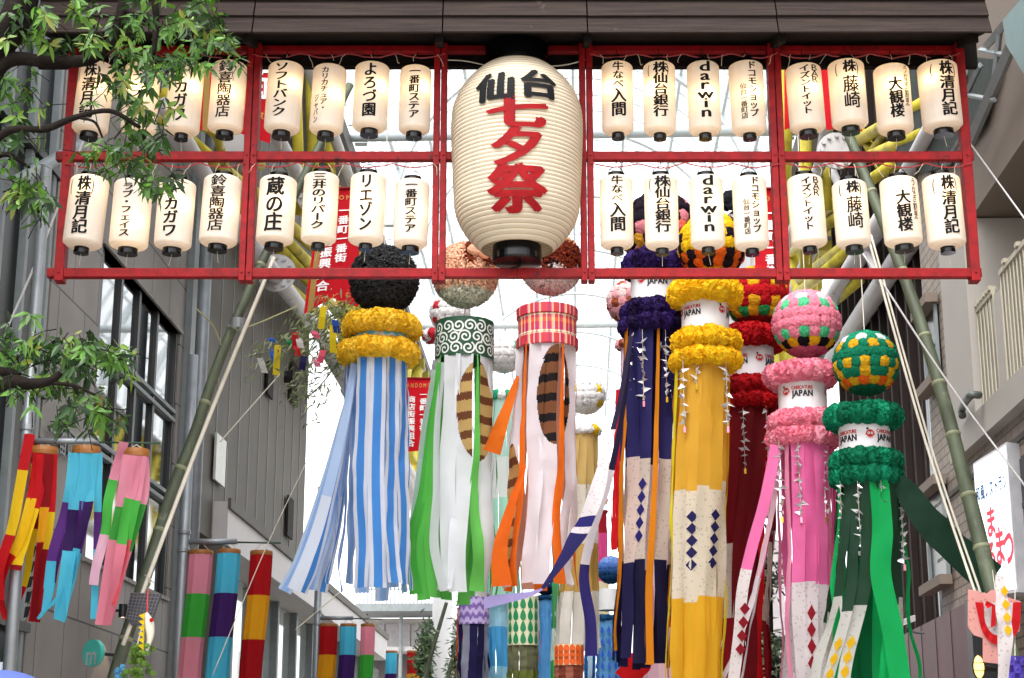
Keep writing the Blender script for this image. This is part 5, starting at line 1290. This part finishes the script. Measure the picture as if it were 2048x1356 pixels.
banner('red banner right of the middle behind the lower lanterns', (1515, 378), (1574, 378), (1506, 640), (1580, 640), 21,
       [('一番町一番街', .5, .14, .68, .4)], [('DOME', .45, .07, .2, .05)], .05)
banner('red banner peeping out behind the upper left lanterns', (404, 90), (546, 84), (400, 262), (540, 286), 18, [('街', .82, .24, .6, .3)], [('どーむ', .8, .75, .1, .08)], .05, (.04, .12))
banner('narrow red banner behind the upper right lanterns', (1570, 90), (1592, 90), (1568, 262), (1590, 258), 19, [], [], .02)
banner('slanting red banner behind the upper right lanterns', (1630, 100), (1665, 100), (1652, 262), (1726, 262), 20, [], [('番町', .5, .75, .3, .07)], .04)

# ================================================================== BAMBOO POLES, ROPES, BRANCHES
def bamboo(label, pts, w, nodes, group='leaning bamboo poles'):
    P = [at(*p) for p in pts]; r = w * .5 * mpp(*pts[0])
    n = 60; C_ = crom(P, n); k = len(C_)
    root = thing('bamboo_pole', label, 'bamboo pole', C_[0], group)
    mb = MB(); mb.tube(C_, [r * (1 - .35 * i / n) for i in range(k)], 16); mb.build('stem', BAMBOO, root, True)
    for q in range(nodes):
        i = int((q + .5) / nodes * (k - 2)); a, b_ = C_[i], C_[i + 1]; d = (b_ - a).normalized(); rr = r * (1 - .35 * i / n)
        mb = MB(); mb.tube([a - d * .02, a - d * .006, a + d * .006, a + d * .02], [rr * 1.0, rr * 1.12, rr * 1.12, rr * 1.0], 16); mb.build('node_ring', pm('bamboo_node', '#7c8064', .6), root, True)
    return root
bp = bamboo('thick bamboo pole leaning inwards on the left side of the street', [(190, 1490, 15.6), (228, 1356, 15.7), (295, 1140, 15.9), (347, 975, 16.1), (388, 871, 16.2), (443, 710, 16.4), (508, 560, 16.6), (560, 450, 16.8), (640, 290, 17.0), (700, 170, 17.3)], 29, 9)
bamboo('thick bamboo pole leaning inwards on the right side beside the backlit sign', [(2052, 1420, 15.2), (1983, 1172, 15.6), (1930, 963, 15.9), (1876, 760, 16.2), (1811, 560, 16.5), (1690, 250, 17.0)], 37, 9)
bamboo('thin dark bamboo pole standing in front of the white pillar', [(838, 1400, 31), (862, 1310, 31), (893, 1205, 31)], 11, 2)
bamboo('second thin dark bamboo pole beside the purple strips', [(885, 1420, 31), (898, 1350, 31), (912, 1280, 31)], 9, 2)
mb = MB(); mb.lathe(at(476, 648, 16.4), [(.085, -.05), (.085, .05)], 16); o = mb.build('grey_tape', STEEL, bp)
def rope(label, pts, r, name='rope', mat=None, group='ropes staying the bamboo poles'):
    P = crom([at(*p) for p in pts], 24); mb = MB(); mb.tube(P, r, 6)
    return tag(mb.build(name, mat or ROPE, None, True, P[0].copy()), label, 'rope', group)
rope('thick pale rope running down the left bamboo pole', [(246, 1290, 15.2), (400, 880, 15.7), (548, 515, 16.2)], .02)
rope('white rope crossing behind the left red post', [(-5, 700, 15.5), (90, 480, 15.6), (228, 120, 15.8)], .012, mat=WHITEP)
rope('thin cord slanting from the dark cladding to the bamboo leaves', [(440, 884, 19), (560, 748, 19)], .007)
rope('thin cord slanting over the straight windsocks', [(612, 926, 19), (530, 1100, 19), (425, 1350, 19)], .006)
rope('pair of pale ropes crossing towards the right bamboo pole, left strand', [(1735, 470, 16.2), (1850, 880, 15.8), (1972, 1250, 15.4)], .013)
rope('pair of pale ropes crossing towards the right bamboo pole, right strand', [(1742, 470, 16.3), (1858, 880, 15.9), (1966, 1200, 15.6)], .011)
rope('white rope slanting over the brick wall to the right edge', [(1700, 470, 16.4), (1765, 566, 16.2), (1900, 770, 15.9), (2060, 985, 15.6)], .01, mat=WHITEP)
rope('white rope from the right red post to the right edge', [(1938, 284, 14.3), (2060, 452, 14.0)], .008, mat=WHITEP)
rope('thin cord slanting beside the third lamp post', [(720, 1150, 22), (590, 1260, 22)], .006)
# bamboo branch with leaves and coloured wish papers
LEAFM = cloth_mat('leaf_surface', .3, .42, 30, .1, spec=.4)
sasa = thing('bamboo_branch', 'drooping leafy bamboo branch hung with coloured wish papers left of the yellow rings', 'bamboo branch', at(660, 620, 18.4))
mb = MB(); rnd = random.Random(5)
stems = [crom([at(*p) for p in q], 12) for q in (
    [(735, 640, 18.6), (660, 665, 18.4), (590, 690, 18.2), (500, 712, 18.0)], [(720, 600, 18.6), (650, 640, 18.4), (590, 665, 18.2), (545, 690, 18.1)],
    [(740, 660, 18.6), (680, 690, 18.4), (620, 730, 18.3), (590, 770, 18.2)], [(720, 640, 18.6), (690, 700, 18.5), (650, 760, 18.4), (610, 800, 18.4)], [(690, 610, 18.6), (650, 620, 18.5), (610, 640, 18.5)],
    )]
for s_ in stems: mb.tube(s_, .008, 5)
mb.build('stem', BAMBOO, sasa)
for q in ([(466, 664, 16.45), (520, 645, 16.7), (595, 612, 17.2)], [(446, 700, 16.4), (425, 650, 16.3), (392, 617, 16.2)]):
    m2 = MB(); m2.tube(crom([at(*p) for p in q], 12), .008, 5); m2.build('side_twig', pm('dry_twig', '#8d8a63', .7), bp)
mb = MB()
for s_ in stems:
    for _ in range(240):
        p = s_[rnd.randrange(len(s_))] + Vector((rnd.gauss(0, .09), rnd.gauss(0, .12), rnd.gauss(-.05, .1)))
        d = Vector((rnd.gauss(-.35, .5), rnd.gauss(0, .5), rnd.gauss(-.7, .4))).normalized(); L_ = rnd.uniform(.07, .14); w = d.cross(Vector((rnd.gauss(0, 1), rnd.gauss(0, 1), .2))).normalized() * L_ * .09
        mb.add([p, p + d * L_ * .4 + w, p + d * L_, p + d * L_ * .4 - w], [(0, 1, 2, 3)], jit(lin(rnd.choice(('#6d7a4c', '#7f8a60', '#59663f', '#8d9370'))), .2))
mb.build('leaves', LEAFM, sasa)
for nm, colr, px, py, ln, dx in (('yellow upper', '#dfc41e', 648, 612, 46, -6), ('yellow right', '#dfc41e', 666, 650, 56, 0), ('yellow left', '#cdb62a', 556, 690, 60, -4), ('blue left', '#2458b4', 544, 698, 30, 8), ('blue right', '#24459c', 670, 640, 26, 4),
                               ('small blue', '#2c5ab0', 542, 676, 8, 4), ('pink upper', '#e0627c', 628, 662, 14, 6), ('pink lower', '#dd5a72', 646, 700, 26, -6), ('pale pink', '#e08a9c', 632, 718, 16, 4), ('red', '#c01c26', 592, 688, 24, 4), ('dark red thin', '#a5141c', 590, 664, 34, 2),
                               ('green', '#1f7a48', 578, 680, 12, 0), ('white', '#d5d2d0', 598, 676, 20, 4), ('navy', '#1f1c4a', 608, 712, 28, -4), ('pale grey', '#b9b7b5', 520, 716, 30, 10), ('black', '#15131a', 576, 742, 24, -2)):
    a = at(px, py, 18.1); b_ = at(px + dx, py + ln, 18.1); w = Vector((.035, .01, 0)); m_ = (a + b_) / 2 + Vector((0, -.02, 0)); mb = MB()
    mb.add([a - w, a + w, m_ + w, m_ - w, b_ + w, b_ - w], [(0, 1, 2, 3), (3, 2, 4, 5)], lin(colr))
    tag(mb.build('wish_paper', CLOTH, None, False, a), f'{nm} wish paper strip tied to the bamboo branch', 'wish paper', 'wish papers on the bamboo branch')

# ================================================================== THE TREE (upper left, close to the camera)
tree = thing('evergreen_tree', 'evergreen oak tree reaching in from the left with glossy pointed leaves', 'tree', (-4.3, 9.8, 0))
BARK = pm('dark_bark', '#17120f', .9, var=.5, scale=9, bump=.8, bscale=20, spec=.1)
YT = 9.8
limbs = [([(-260, 900, YT), (-160, 500, YT), (-60, 180, YT), (30, 40, YT), (60, -60, YT)], (.13, .09)), ([(-120, 330, YT), (-30, 180, YT), (20, 120, YT), (100, 124, YT), (180, 118, YT), (225, 80, YT), (245, 10, YT), (250, -60, YT)], (.05, .03)),
         ([(-120, 420, YT - .2), (0, 272, YT - .3), (90, 258, YT - .3), (150, 235, YT - .3), (220, 222, YT - .3), (280, 255, YT - .3)], (.028, .012)), ([(-100, 380, YT), (0, 310, YT), (60, 335, YT)], (.03, .008)),
         ([(300, -40, YT), (312, 30, YT), (308, 110, YT)], (.03, .012)), ([(-140, 860, YT - .4), (0, 770, YT - .4), (60, 768, YT - .4), (100, 762, YT - .4), (122, 745, YT - .4)], (.05, .018)), ([(100, 765, YT - .4), (150, 772, YT - .4), (190, 790, YT - .4)], (.014, .006)),
         ([(-140, 740, YT - .3), (0, 745, YT - .3), (40, 750, YT - .3)], (.05, .02)), ([(160, 235, YT - .3), (190, 245, YT - .3), (205, 275, YT - .3)], (.012, .005)), ([(250, 20, YT), (340, 60, YT), (430, 60, YT)], (.02, .006)),
         ([(-260, 900, YT), (-262, 1500, YT), (-262, 2300, YT)], (.17, .2))]
mb = MB()
for pts, (ra, rb_) in limbs:
    C_ = crom([at(*p) for p in pts], 30); mb.tube(C_, [ra + (rb_ - ra) * i / 29 + .004 * noise.noise(C_[i] * 9) for i in range(30)], 10)
mb.build('trunk', BARK, tree, True)
mb = MB(); rnd = random.Random(12)
def leaf(p, d, up, L_, colr):
    w = d.cross(up).normalized() * L_ * .17; up2 = w.cross(d).normalized(); dr = -up2 * L_ * .06 + Vector((0, 0, -L_ * .2))
    q = [p, p + d * L_ * .3 + w * .9 + up2 * L_ * .03, p + d * L_ * .35, p + d * L_ * .3 - w * .9 + up2 * L_ * .03, p + d * L_ * .65 + w * .8 + dr * .5 + up2 * L_ * .03, p + d * L_ * .7 + dr * .5, p + d * L_ * .65 - w * .8 + dr * .5 + up2 * L_ * .03, p + d * L_ + dr]
    mb.add(q, [(0, 2, 1), (0, 3, 2), (1, 2, 5, 4), (2, 3, 6, 5), (4, 5, 7), (5, 6, 7)], colr)
def whorl(p, n, tone, size=1.0):
    ax = Vector((rnd.gauss(.15, .5), rnd.gauss(-.2, .5), rnd.gauss(.1, .5))).normalized()
    base = p - ax * .07; mb.tube([base - ax * .08 + Vector((rnd.gauss(0, .02), 0, -.02)), base, p], .003, 4, mi=1)
    for i in range(n):
        a = 2.4 * i + rnd.random(); s1 = ax.orthogonal().normalized(); s2 = ax.cross(s1)
        o_ = (s1 * math.cos(a) + s2 * math.sin(a)); d = (o_ * rnd.uniform(.7, 1.2) + ax * rnd.uniform(-.2, .5) + Vector((0, 0, -rnd.uniform(.15, .65)))).normalized()
        colr = lin(rnd.choice({0: ('#1b3413', '#244216', '#182c12', '#2c4c1a'), 1: ('#375a1a', '#436b20', '#305217', '#4f7827'), 2: ('#5f7c30', '#6c8a38', '#4b7022', '#757a36')}[tone]))
        leaf(p + ax * rnd.uniform(-.07, .02), d, ax + Vector((0, 0, .3)), rnd.uniform(.045, .11) * size, jit(colr, .18))
blobs = [(120, 20, 130, 50, 21), (330, 40, 150, 60, 40), (420, 60, 60, 45, 14), (440, 90, 40, 30, 5), (240, 140, 60, 50, 9), (275, 190, 60, 60, 17), (285, 250, 50, 40, 10), (130, 90, 40, 25, 5), (30, 60, 50, 40, 10), (35, 200, 40, 60, 15), (30, 290, 50, 40, 11),
         (40, 380, 55, 40, 18), (80, 400, 30, 25, 7), (260, 315, 55, 30, 10), (305, 345, 45, 25, 10), (340, 370, 30, 20, 4), (230, 290, 40, 20, 6), (200, 60, 60, 50, 14),
         (30, 690, 60, 40, 18), (130, 690, 55, 40, 20), (170, 720, 70, 40, 24), (235, 710, 45, 35, 14), (60, 790, 40, 25, 7), (150, 790, 50, 30, 13), (215, 820, 45, 25, 9), (140, 840, 30, 20, 5), (5, 740, 40, 40, 10), (320, 130, 60, 40, 14), (390, 110, 40, 30, 7)]
for bx, by, sx, sy, n in blobs:
    for _ in range(n):
        px, py = rnd.gauss(bx, sx * .55), rnd.gauss(by, sy * .55)
        if px > 480 or (py > 870): continue
        whorl(at(px, py, YT + rnd.gauss(-.05, .28)), rnd.randint(6, 10), rnd.choice((0, 0, 1, 1, 1, 2) if py < 600 else (0, 0, 0, 1, 1, 2)))
mb.build('crown', [LEAFM, BARK], tree)

# ================================================================== SIGNS, SMALL FIXTURES, SHRUBS
# backlit restaurant sign
sg = thing('backlit_sign', 'white backlit shop sign with green and pink lettering on the brick building', 'sign', at(1990, 1180, 19))
Q = [at(1946, 927, 19.5), at(2013, 884, 19.0), at(2032, 1184, 19.0), at(1962, 1215, 19.5)]
Q[2] = Vector((Q[1].x, Q[1].y, Q[2].z)); Q[3] = Vector((Q[0].x, Q[0].y, Q[2].z + (Q[0].z - Q[1].z) * .0))
ux = (Q[1] - Q[0]); ux.z = 0; nn = Vector((ux.y, -ux.x, 0)).normalized(); nn = nn if nn.y < 0 else -nn
mb = MB(); mb.slab(Q[0] + nn * .0, Q[1], Q[2], Q[3], -nn * .35); mb.build('sign_box', pm('sign_box_grey', '#b3b3b8', .4), sg)
def SP_(u, v, o=.012): p = Q[0].lerp(Q[1], u).lerp(Q[3].lerp(Q[2], u), v); return p + nn * o
mb = MB(); mb.quad(SP_(.03, .02, .006), SP_(.97, .02, .006), SP_(.97, .98, .006), SP_(.03, .98, .006)); mb.build('lit_face', emit_mat('lit_sign_face', (.85, .88, 1.0), .3), sg)
def sgtext(txt, u, v0, v1, w, mat, nm, off=.01, horiz=False):
    out = ([], []); n_ = len(txt)
    for i, ch in enumerate(txt):
        if horiz: place(out, ch, u + (i - (n_ - 1) / 2) * w, (v0 + v1) / 2, w * .95, -(v1 - v0), off, 0)
        else: place(out, ch, u[i] if isinstance(u, list) else u, v0 + (v1 - v0) * (i + .5) / n_, w, -(v1 - v0) / n_, off, 0, .015)
    mb = MB(); mb.add([SP_(a, b, .012 + k * .001) for a, b, k in out[0]], out[1]); mb.build(nm, mat, sg)
sgtext('和風レストラン', .5, .19, .31, .13, pm('sign_teal', '#1c4f74', .6), 'small_lettering', .03, True)
PKS = pm('sign_pink', '#d8505e', .5)
for ch_, u_0, v_0, v_1 in (('ま', .42, .36, .60), ('る', .36, .60, .84), ('ま', .62, .52, .82), ('つ', .86, .54, .84)): sgtext(ch_, u_0, v_0, v_1, .3, PKS, 'large_lettering', .03)
# round teal sign
c = onwall(187, 1306, TW + .55); sg = thing('round_sign', 'round turquoise projecting sign with a white letter m on the tiled wall', 'sign', c)
mb = MB(); d = Vector((.55, .83, 0)); mb.tube([c - d * .03, c + d * .03], .15, 32); mb.build('disc', pm('turquoise_sign', '#3fa79c', .4), sg)
mb = MB(); mb.tube([c + d * .03, c + d * .3, onwall(238, 1318, TW)], .02, 8); mb.build('bracket', FRAME, sg)
out = ([], []); line(out, 'm', 0, 0, .24, .30, .01); X = Vector((.83, -.55, 0)); mb = MB(); mb.add([c + X * u + Vector((0, 0, v - .02)) - d * .034 for u, v, k in out[0]], out[1]); mb.build('letter', WL, sg)
# wall lamp (lit)
c = onwall(246, 1221, TW + .22); lp = thing('wall_lamp', 'small black wall lamp throwing warm light down the tiled wall', 'lamp', c)
mb = MB(); mb.lathe(c, [(.055, -.09), (.055, .08), (.001, .08)], 16); mb.build('shade', FRAME, lp)
mb = MB(); mb.tube([c, c + st(0, -.22, 0)], .02, 8); mb.sbox(0, 0.001, 0, .001, 0, .001); mb.build('arm', FRAME, lp)
mb = MB(); mb.lathe(c + Vector((0, 0, -.08)), [(.045, 0), (.001, -.01)], 12); mb.build('bulb_glass', emit_mat('warm_bulb', (1, .68, .32), 3.0), lp)
ld = bpy.data.lights.new('spot', 'SPOT'); ld.energy = 6; ld.color = (1, .7, .35); ld.spot_size = rad(70); lo = bpy.data.objects.new('lamp_light', ld); COL.objects.link(lo); lo.location = Vector((0, 0, -.1)); lo.parent = lp
# oval yellow lamp
c = at(1957, 1334, 18.0); lp = thing('bulkhead_lamp', 'oval yellow bulkhead lamp with black guard at the bottom right', 'lamp', c)
mb = MB(); vs, fs = ico(3); mb.add([c + Vector((v.x * .055, v.y * .05, v.z * .115)) for v in vs], fs); mb.build('glass', emit_mat('amber_glass', (1, .55, .12), 1.0), lp, True)
mb = MB()
for zz in (-.04, .04): mb.tube([c + Vector((.066 * math.sin(a), -.06 * math.cos(a), zz)) for a in [math.pi * 2 * i / 16 for i in range(17)]], .005, 5)
mb.tube([c + Vector((-.062 * math.cos(a), -.02, .125 * math.sin(a))) for a in [math.pi * 2 * i / 20 for i in range(21)]], .009, 6); mb.build('guard', FRAME, lp)
mb = MB(); mb.tube([c + Vector((.02, .04, 0)), c + Vector((.25, .3, 0))], .03, 8); mb.build('arm', FRAME, lp)
# security camera
c = at(1803, 1246, 20.5); cmn = thing('security_camera', 'small white security camera on a bracket below the brown cladding', 'camera', c)
d = Vector((-.16, -.05, -.06)); u_ = Vector((0, 0, .035)); w_ = Vector((.01, -.04, 0))
mb = MB(); mb.hexa([c + d - u_ - w_, c - d - u_ - w_, c - d + u_ - w_, c + d + u_ - w_, c + d - u_ + w_, c - d - u_ + w_, c - d + u_ + w_, c + d + u_ + w_]); mb.build('housing', WHITEP, cmn)
mb = MB(); mb.tube([c + d * .98, c + d * 1.08], .025, 10); mb.build('lens', BLACK, cmn)
mb = MB(); mb.tube(crom([c + Vector((.06, 0, -.03)), c + Vector((.14, .05, -.1)), c + Vector((.3, .2, -.1))], 8), .015, 6); mb.build('bracket', STEEL, cmn)
# paper kimono ornament
YK = 14.6; km = thing('paper_ornament', 'pink printed paper kimono ornament with red frill hanging at the right edge', 'ornament', at(1990, 1250, YK))
mk = mpp(1990, 1250, YK)
def KP(x, y, o=0.0): return at(x, y, YK - o)
def plate(name, pts, o, mat, col, th=.012):
    mb = MB(); n_ = len(pts); A = [KP(x, y, o) for x, y in pts]; Bk = [p + Vector((0, th, 0)) for p in A]
    mb.add(A + Bk, [tuple(range(n_))[::-1], tuple(range(n_, 2 * n_))] + [(i, (i + 1) % n_, n_ + (i + 1) % n_, n_ + i) for i in range(n_)], lin(col)); return mb.build(name, mat, km)
plate('body', [(1936, 1178), (1974, 1187), (1982, 1180), (1998, 1180), (2002, 1190), (2042, 1203), (2040, 1262), (2020, 1272), (2020, 1330), (1966, 1324), (1966, 1276), (1948, 1270), (1936, 1254)], 0, PRINT, '#cf9a94')
fr = [(1951, 1204)] + [(1951 + 8 + 46 * (1 - math.cos(a)) * .9, 1230 + 60 * math.sin(a)) for a in [math.pi * i / 14 for i in range(1, 14)]] + [(2042, 1204)]
inn = [(1968 + 30 * (1 - math.cos(a)) * .95, 1225 + 46 * math.sin(a)) for a in [math.pi * i / 14 for i in range(15)]]
mb = MB(); A = [KP(x, y, .02 + .01 * (i % 2)) for i, (x, y) in enumerate(fr)]; I_ = [KP(x, y, .02) for x, y in [(1967, 1205)] + inn[1:-1] + [(2026, 1205)]]
n_ = min(len(A), len(I_)); A, I_ = A[:n_], I_[:n_]; Bk = [p + Vector((0, .012, 0)) for p in A + I_]
mb.add(A + I_ + Bk, [(i, n_ + i, n_ + i + 1, i + 1) for i in range(n_ - 1)] + [(2 * n_ + i, 2 * n_ + i + 1, 3 * n_ + i + 1, 3 * n_ + i) for i in range(n_ - 1)], lin('#b8141c')); mb.build('frill', CLOTH, km)
plate('bib', [(1967, 1205)] + inn[1:-1] + [(2026, 1205)], .012, PRINT, '#c9c3c4')
for s_ in (-1, 1):
    mb = MB(); a = KP(1990, 1210, .05); mb.add([a, a + Vector((s_ * .075, -.02, .035)), a + Vector((s_ * .085, .0, 0)), a + Vector((s_ * .07, -.02, -.03))], [(0, 1, 2), (0, 2, 3)], lin('#c2161e')); mb.build('bow', CLOTH, km)
    mb = MB(); mb.quad(a + Vector((s_ * .012 - .015, -.005, 0)), a + Vector((s_ * .012 + .015, -.005, 0)), a + Vector((s_ * .03 + .022, 0, -.17)), a + Vector((s_ * .03 - .02, 0, -.19)), lin('#b8141c')); mb.build('bow_tail', CLOTH, km)
mb = MB(); mb.tube([KP(1990, 1180, .005), at(1985, 1140, 15.3)], .003, 4); mb.build('hanging_cord', ROPE, km)
st_ = blown(None, [(1998, 1150, 14.3), (2000, 1220, 14.25), (2006, 1290, 14.25), (2004, 1400, 14.25)], .1, segcol([(1, '#d2cdd0', 1)]), (1, 0, 0), name='ribbon') if False else None
mb = MB(); C_ = crom([at(*p) for p in ((1999, 1150, 14.2), (2006, 1220, 14.15), (2010, 1290, 14.15), (2004, 1400, 14.2))], 40)
ribbon(mb, C_, lambda v: Vector((.07 + .06 * math.sin(math.pi * v), .02, 0)), lambda u, v: (lin('#cfcacc'), 1), nu=3)
for q in range(4):
    a = C_[6 + q * 5] + Vector((.025, -.012, 0)); mb.add([a + Vector((0, 0, .045)), a - Vector((.035, 0, 0)), a - Vector((0, 0, .045)), a + Vector((.035, 0, 0))], [(0, 1, 2, 3)], lin('#d6a414'))
tag(mb.build('ribbon', [CLOTH, PRINT], None, True, C_[0].copy()), 'white printed ribbon with yellow diamonds in front of the paper kimono', 'ribbon')
# purple folded paper bundle at the corner
pb = thing('paper_bundle', 'bundle of violet folded paper strips in the bottom right corner', 'ornament', at(2036, 1320, 14.5))
for i in range(9):
    px, py = 2022 + (i % 3) * 12, 1322 + (i // 3) * 16; a = at(px, py, 14.5 + .02 * (i % 2)); mb = MB(); mb.slab(a + Vector((-.03, 0, .04)), a + Vector((.03, -.02, .04)), a + Vector((.03, 0, -.035)), a + Vector((-.03, -.02, -.035)), (0, .01, 0), jit(lin('#5b4bb0'), .25)); mb.build('folded_paper', CLOTH, pb)
mb = MB(); mb.tube([at(2030, 1320, 14.5), at(2030, 1180, 15)], .003, 4); mb.build('hanging_cord', ROPE, pb)
# net bag and paper crafts, lower left
nb = thing('net_bag', 'dark net bag ornament tied to the left bamboo pole', 'ornament', at(280, 1220, 15.2))
A = [at(x, y, 15.2) for x, y in ((262, 1186), (320, 1188), (300, 1246), (262, 1250), (252, 1236))]
mb = MB(); mb.add(A + [p + Vector((0, .08, 0)) for p in A], [(4, 3, 2, 1, 0), (5, 6, 7, 8, 9)] + [(i, (i + 1) % 5, 5 + (i + 1) % 5, 5 + i) for i in range(5)], lin('#3d3d42')); mb.build('bag', PLAIN, nb)
mb = MB()
for i in range(9):
    mb.tube([A[0].lerp(A[1], i / 8) + Vector((0, -.01, 0)), A[4].lerp(A[2], i / 8) + Vector((0, -.01, 0))], .003, 4); mb.tube([A[0].lerp(A[4], i / 8) + Vector((0, -.012, 0)), A[1].lerp(A[2], i / 8) + Vector((0, -.012, 0))], .003, 4)
mb.build('net_cords', pm('net_grey', '#6a6a70', .7), nb)
mb = MB()
for q in range(3):
    mb.tube(crom([at(290 + q * 6, 1150 + q * 6, 15.5), at(300, 1158 + q * 7, 15.3), at(308 - q * 8, 1166 + q * 6, 15.4)], 10), .005, 5)
mb.build('tie_cord', ROPE, nb)
fish = thing('paper_fish', 'paper fish ornament in yellow and white hanging below the net bag', 'ornament', at(290, 1270, 15.0))
mb = MB(); C_ = [at(293, 1225, 15), at(298, 1250, 15), at(300, 1275, 15), at(290, 1312, 15)]; mb.tube(crom(C_, 14), [.01, .022, .034, .042, .045, .045, .042, .038, .034, .028, .022, .016, .012, .006], 12, lin('#cfc9b8')); mb.build('body', PLAIN, fish, True)
mb = MB()
for i in range(7):
    a = at(290 - i * .3, 1226 + i * 12, 14.95); mb.add([a, a + Vector((-.055, 0, -.02)), a + Vector((0, -.02, -.06))], [(0, 1, 2)], lin('#dcc21c'))
mb.build('fins', CLOTH, fish); mb = MB(); puff(mb, at(303, 1240, 14.95), .018, lin('#c81a20'), 2, petals=10); mb.build('red_head', PUFF, fish)
mb = MB(); mb.tube([at(296, 1180, 15.1), at(294, 1228, 15)], .006, 5, lin('#b8141c')); mb.build('red_cord', PLAIN, fish)
tas = thing('paper_tassel', 'leafy green paper tassel at the foot of the left bamboo pole', 'ornament', at(270, 1340, 15)); mb = MB()
for i in range(60): puff(mb, at(rnd.gauss(272, 12), rnd.uniform(1290, 1375), 15 + rnd.gauss(0, .06)), .026, jit(lin('#6a8a3c'), .3), 1, flat=.4, rough=.5, petals=26, var=.25)
mb.build('tuft', PUFF, tas); mb = MB()
for i in range(12): puff(mb, at(rnd.gauss(246, 6), rnd.uniform(1325, 1370), 15.05), .024, jit(lin('#5a9cc4'), .2), 1, flat=.4, rough=.5, petals=22)
mb.build('blue_tuft', PUFF, tas); mb = MB(); mb.tube([at(285, 1250, 15.1), at(272, 1300, 15)], .006, 5); mb.build('hanging_cord', ROPE, tas)
# blue umbrella of a passer-by at the lower left corner
um = thing('umbrella', 'blue umbrella top at the lower left corner of the photo', 'umbrella', at(10, 1400, 9)); c = at(2, 1340, 9)
mb = MB(); mb.lathe(c - Vector((0, 0, .16)), [(.34 * math.sin(a) + .001, .16 - .26 * (1 - math.cos(a))) for a in [1.3 * i / 10 for i in range(11)]][::-1], 24, lin('#5d6fb0')); mb.build('canopy', CLOTH, um, True)
mb = MB(); mb.tube([c + Vector((0, 0, .04)), c - Vector((0, 0, .8))], .008, 6); mb.build('shaft', STEEL, um)
# crane garland on the tiled wall
gl = thing('crane_garland', 'dark string of folded cranes against the tiled wall under the red ribbons', 'ornament', at(58, 1190, 15.8)); p = at(66, 1090, 15.8)
mb = MB(); mb.tube([p, at(50, 1240, 15.8)], .003, 4); mb.build('thread', ROPE, gl)
for i in range(5):
    q = at(66 - i * 3, 1105 + i * 30, 15.75); mb = MB(); mb.add([q + Vector((-.02, 0, .05)), q + Vector((.03, 0, .06)), q + Vector((.015, -.01, -.04)), q + Vector((-.03, 0, -.05))], [(0, 1, 2), (0, 2, 3)], lin('#2c3033')); mb.build('paper_crane', CLOTH, gl)
# shrubs
def shrub(label, pts, Y, n, ls, cols, name='shrub', group='shrubs at the bottom of the street'):
    base = at(pts[0][0], 1500, Y); root = thing(name, label, 'shrub', Vector((base.x, base.y, 0)), group); mb = MB(); r2 = random.Random(int(pts[0][0]))
    for _ in range(n):
        x, y, sx, sy = r2.choice(pts); p = at(r2.gauss(x, sx), r2.gauss(y, sy), Y + r2.gauss(0, .3)); d = Vector((r2.gauss(0, 1), r2.gauss(0, 1), r2.gauss(-.3, .7))).normalized(); L_ = ls * r2.uniform(.6, 1.2); w = d.orthogonal().normalized() * L_ * .14
        mb.add([p, p + d * L_ * .4 + w, p + d * L_, p + d * L_ * .4 - w], [(0, 1, 2, 3)], jit(lin(r2.choice(cols)), .2))
    mb.build('leaves', LEAFM, root); mb = MB()
    for q in range(3): mb.tube(crom([Vector((base.x + q * .08, base.y, 0)), at(pts[0][0] + 8 * q, 1400, Y), at(pts[0][0] + 10 * (q - 1), pts[0][1], Y)], 8), .03, 6)
    mb.build('stem', BARK, root)
GRN = ('#3f5a36', '#4e6a40', '#34492e', '#6a8258')
shrub('leafy shrub left of the white pillar', [(846, 1325, 9, 24), (854, 1280, 7, 20)], 34, 700, .17, GRN)
shrub('leafy shrub between the white pillar and the purple strips', [(914, 1290, 6, 40), (908, 1345, 8, 20)], 36, 420, .17, GRN)
shrub('dark shrub seen between the red and pink strips', [(1545, 1320, 28, 22), (1556, 1290, 20, 14)], 24, 360, .2, ('#2c3a28', '#3b4b34', '#55644a', '#7f8b78'))
shrub('dark hanging foliage high between the pink strips', [(1530, 1110, 12, 40), (1540, 1160, 10, 20)], 24, 120, .22, ('#20281f', '#2f3a2c', '#55604f'))
# white notice board behind the pink strips
mb = MB(); a = at(1500, 1080, 26); b_ = at(1578, 1400, 26); mb.box((a.x, a.y, b_.z), (b_.x, a.y + .06, a.z)); tag(mb.build('white_board', pm('white_board_paint', '#d2cdd0', .5), None, False, Vector((a.x, a.y, b_.z))), 'plain white board standing behind the pink strips', 'board')
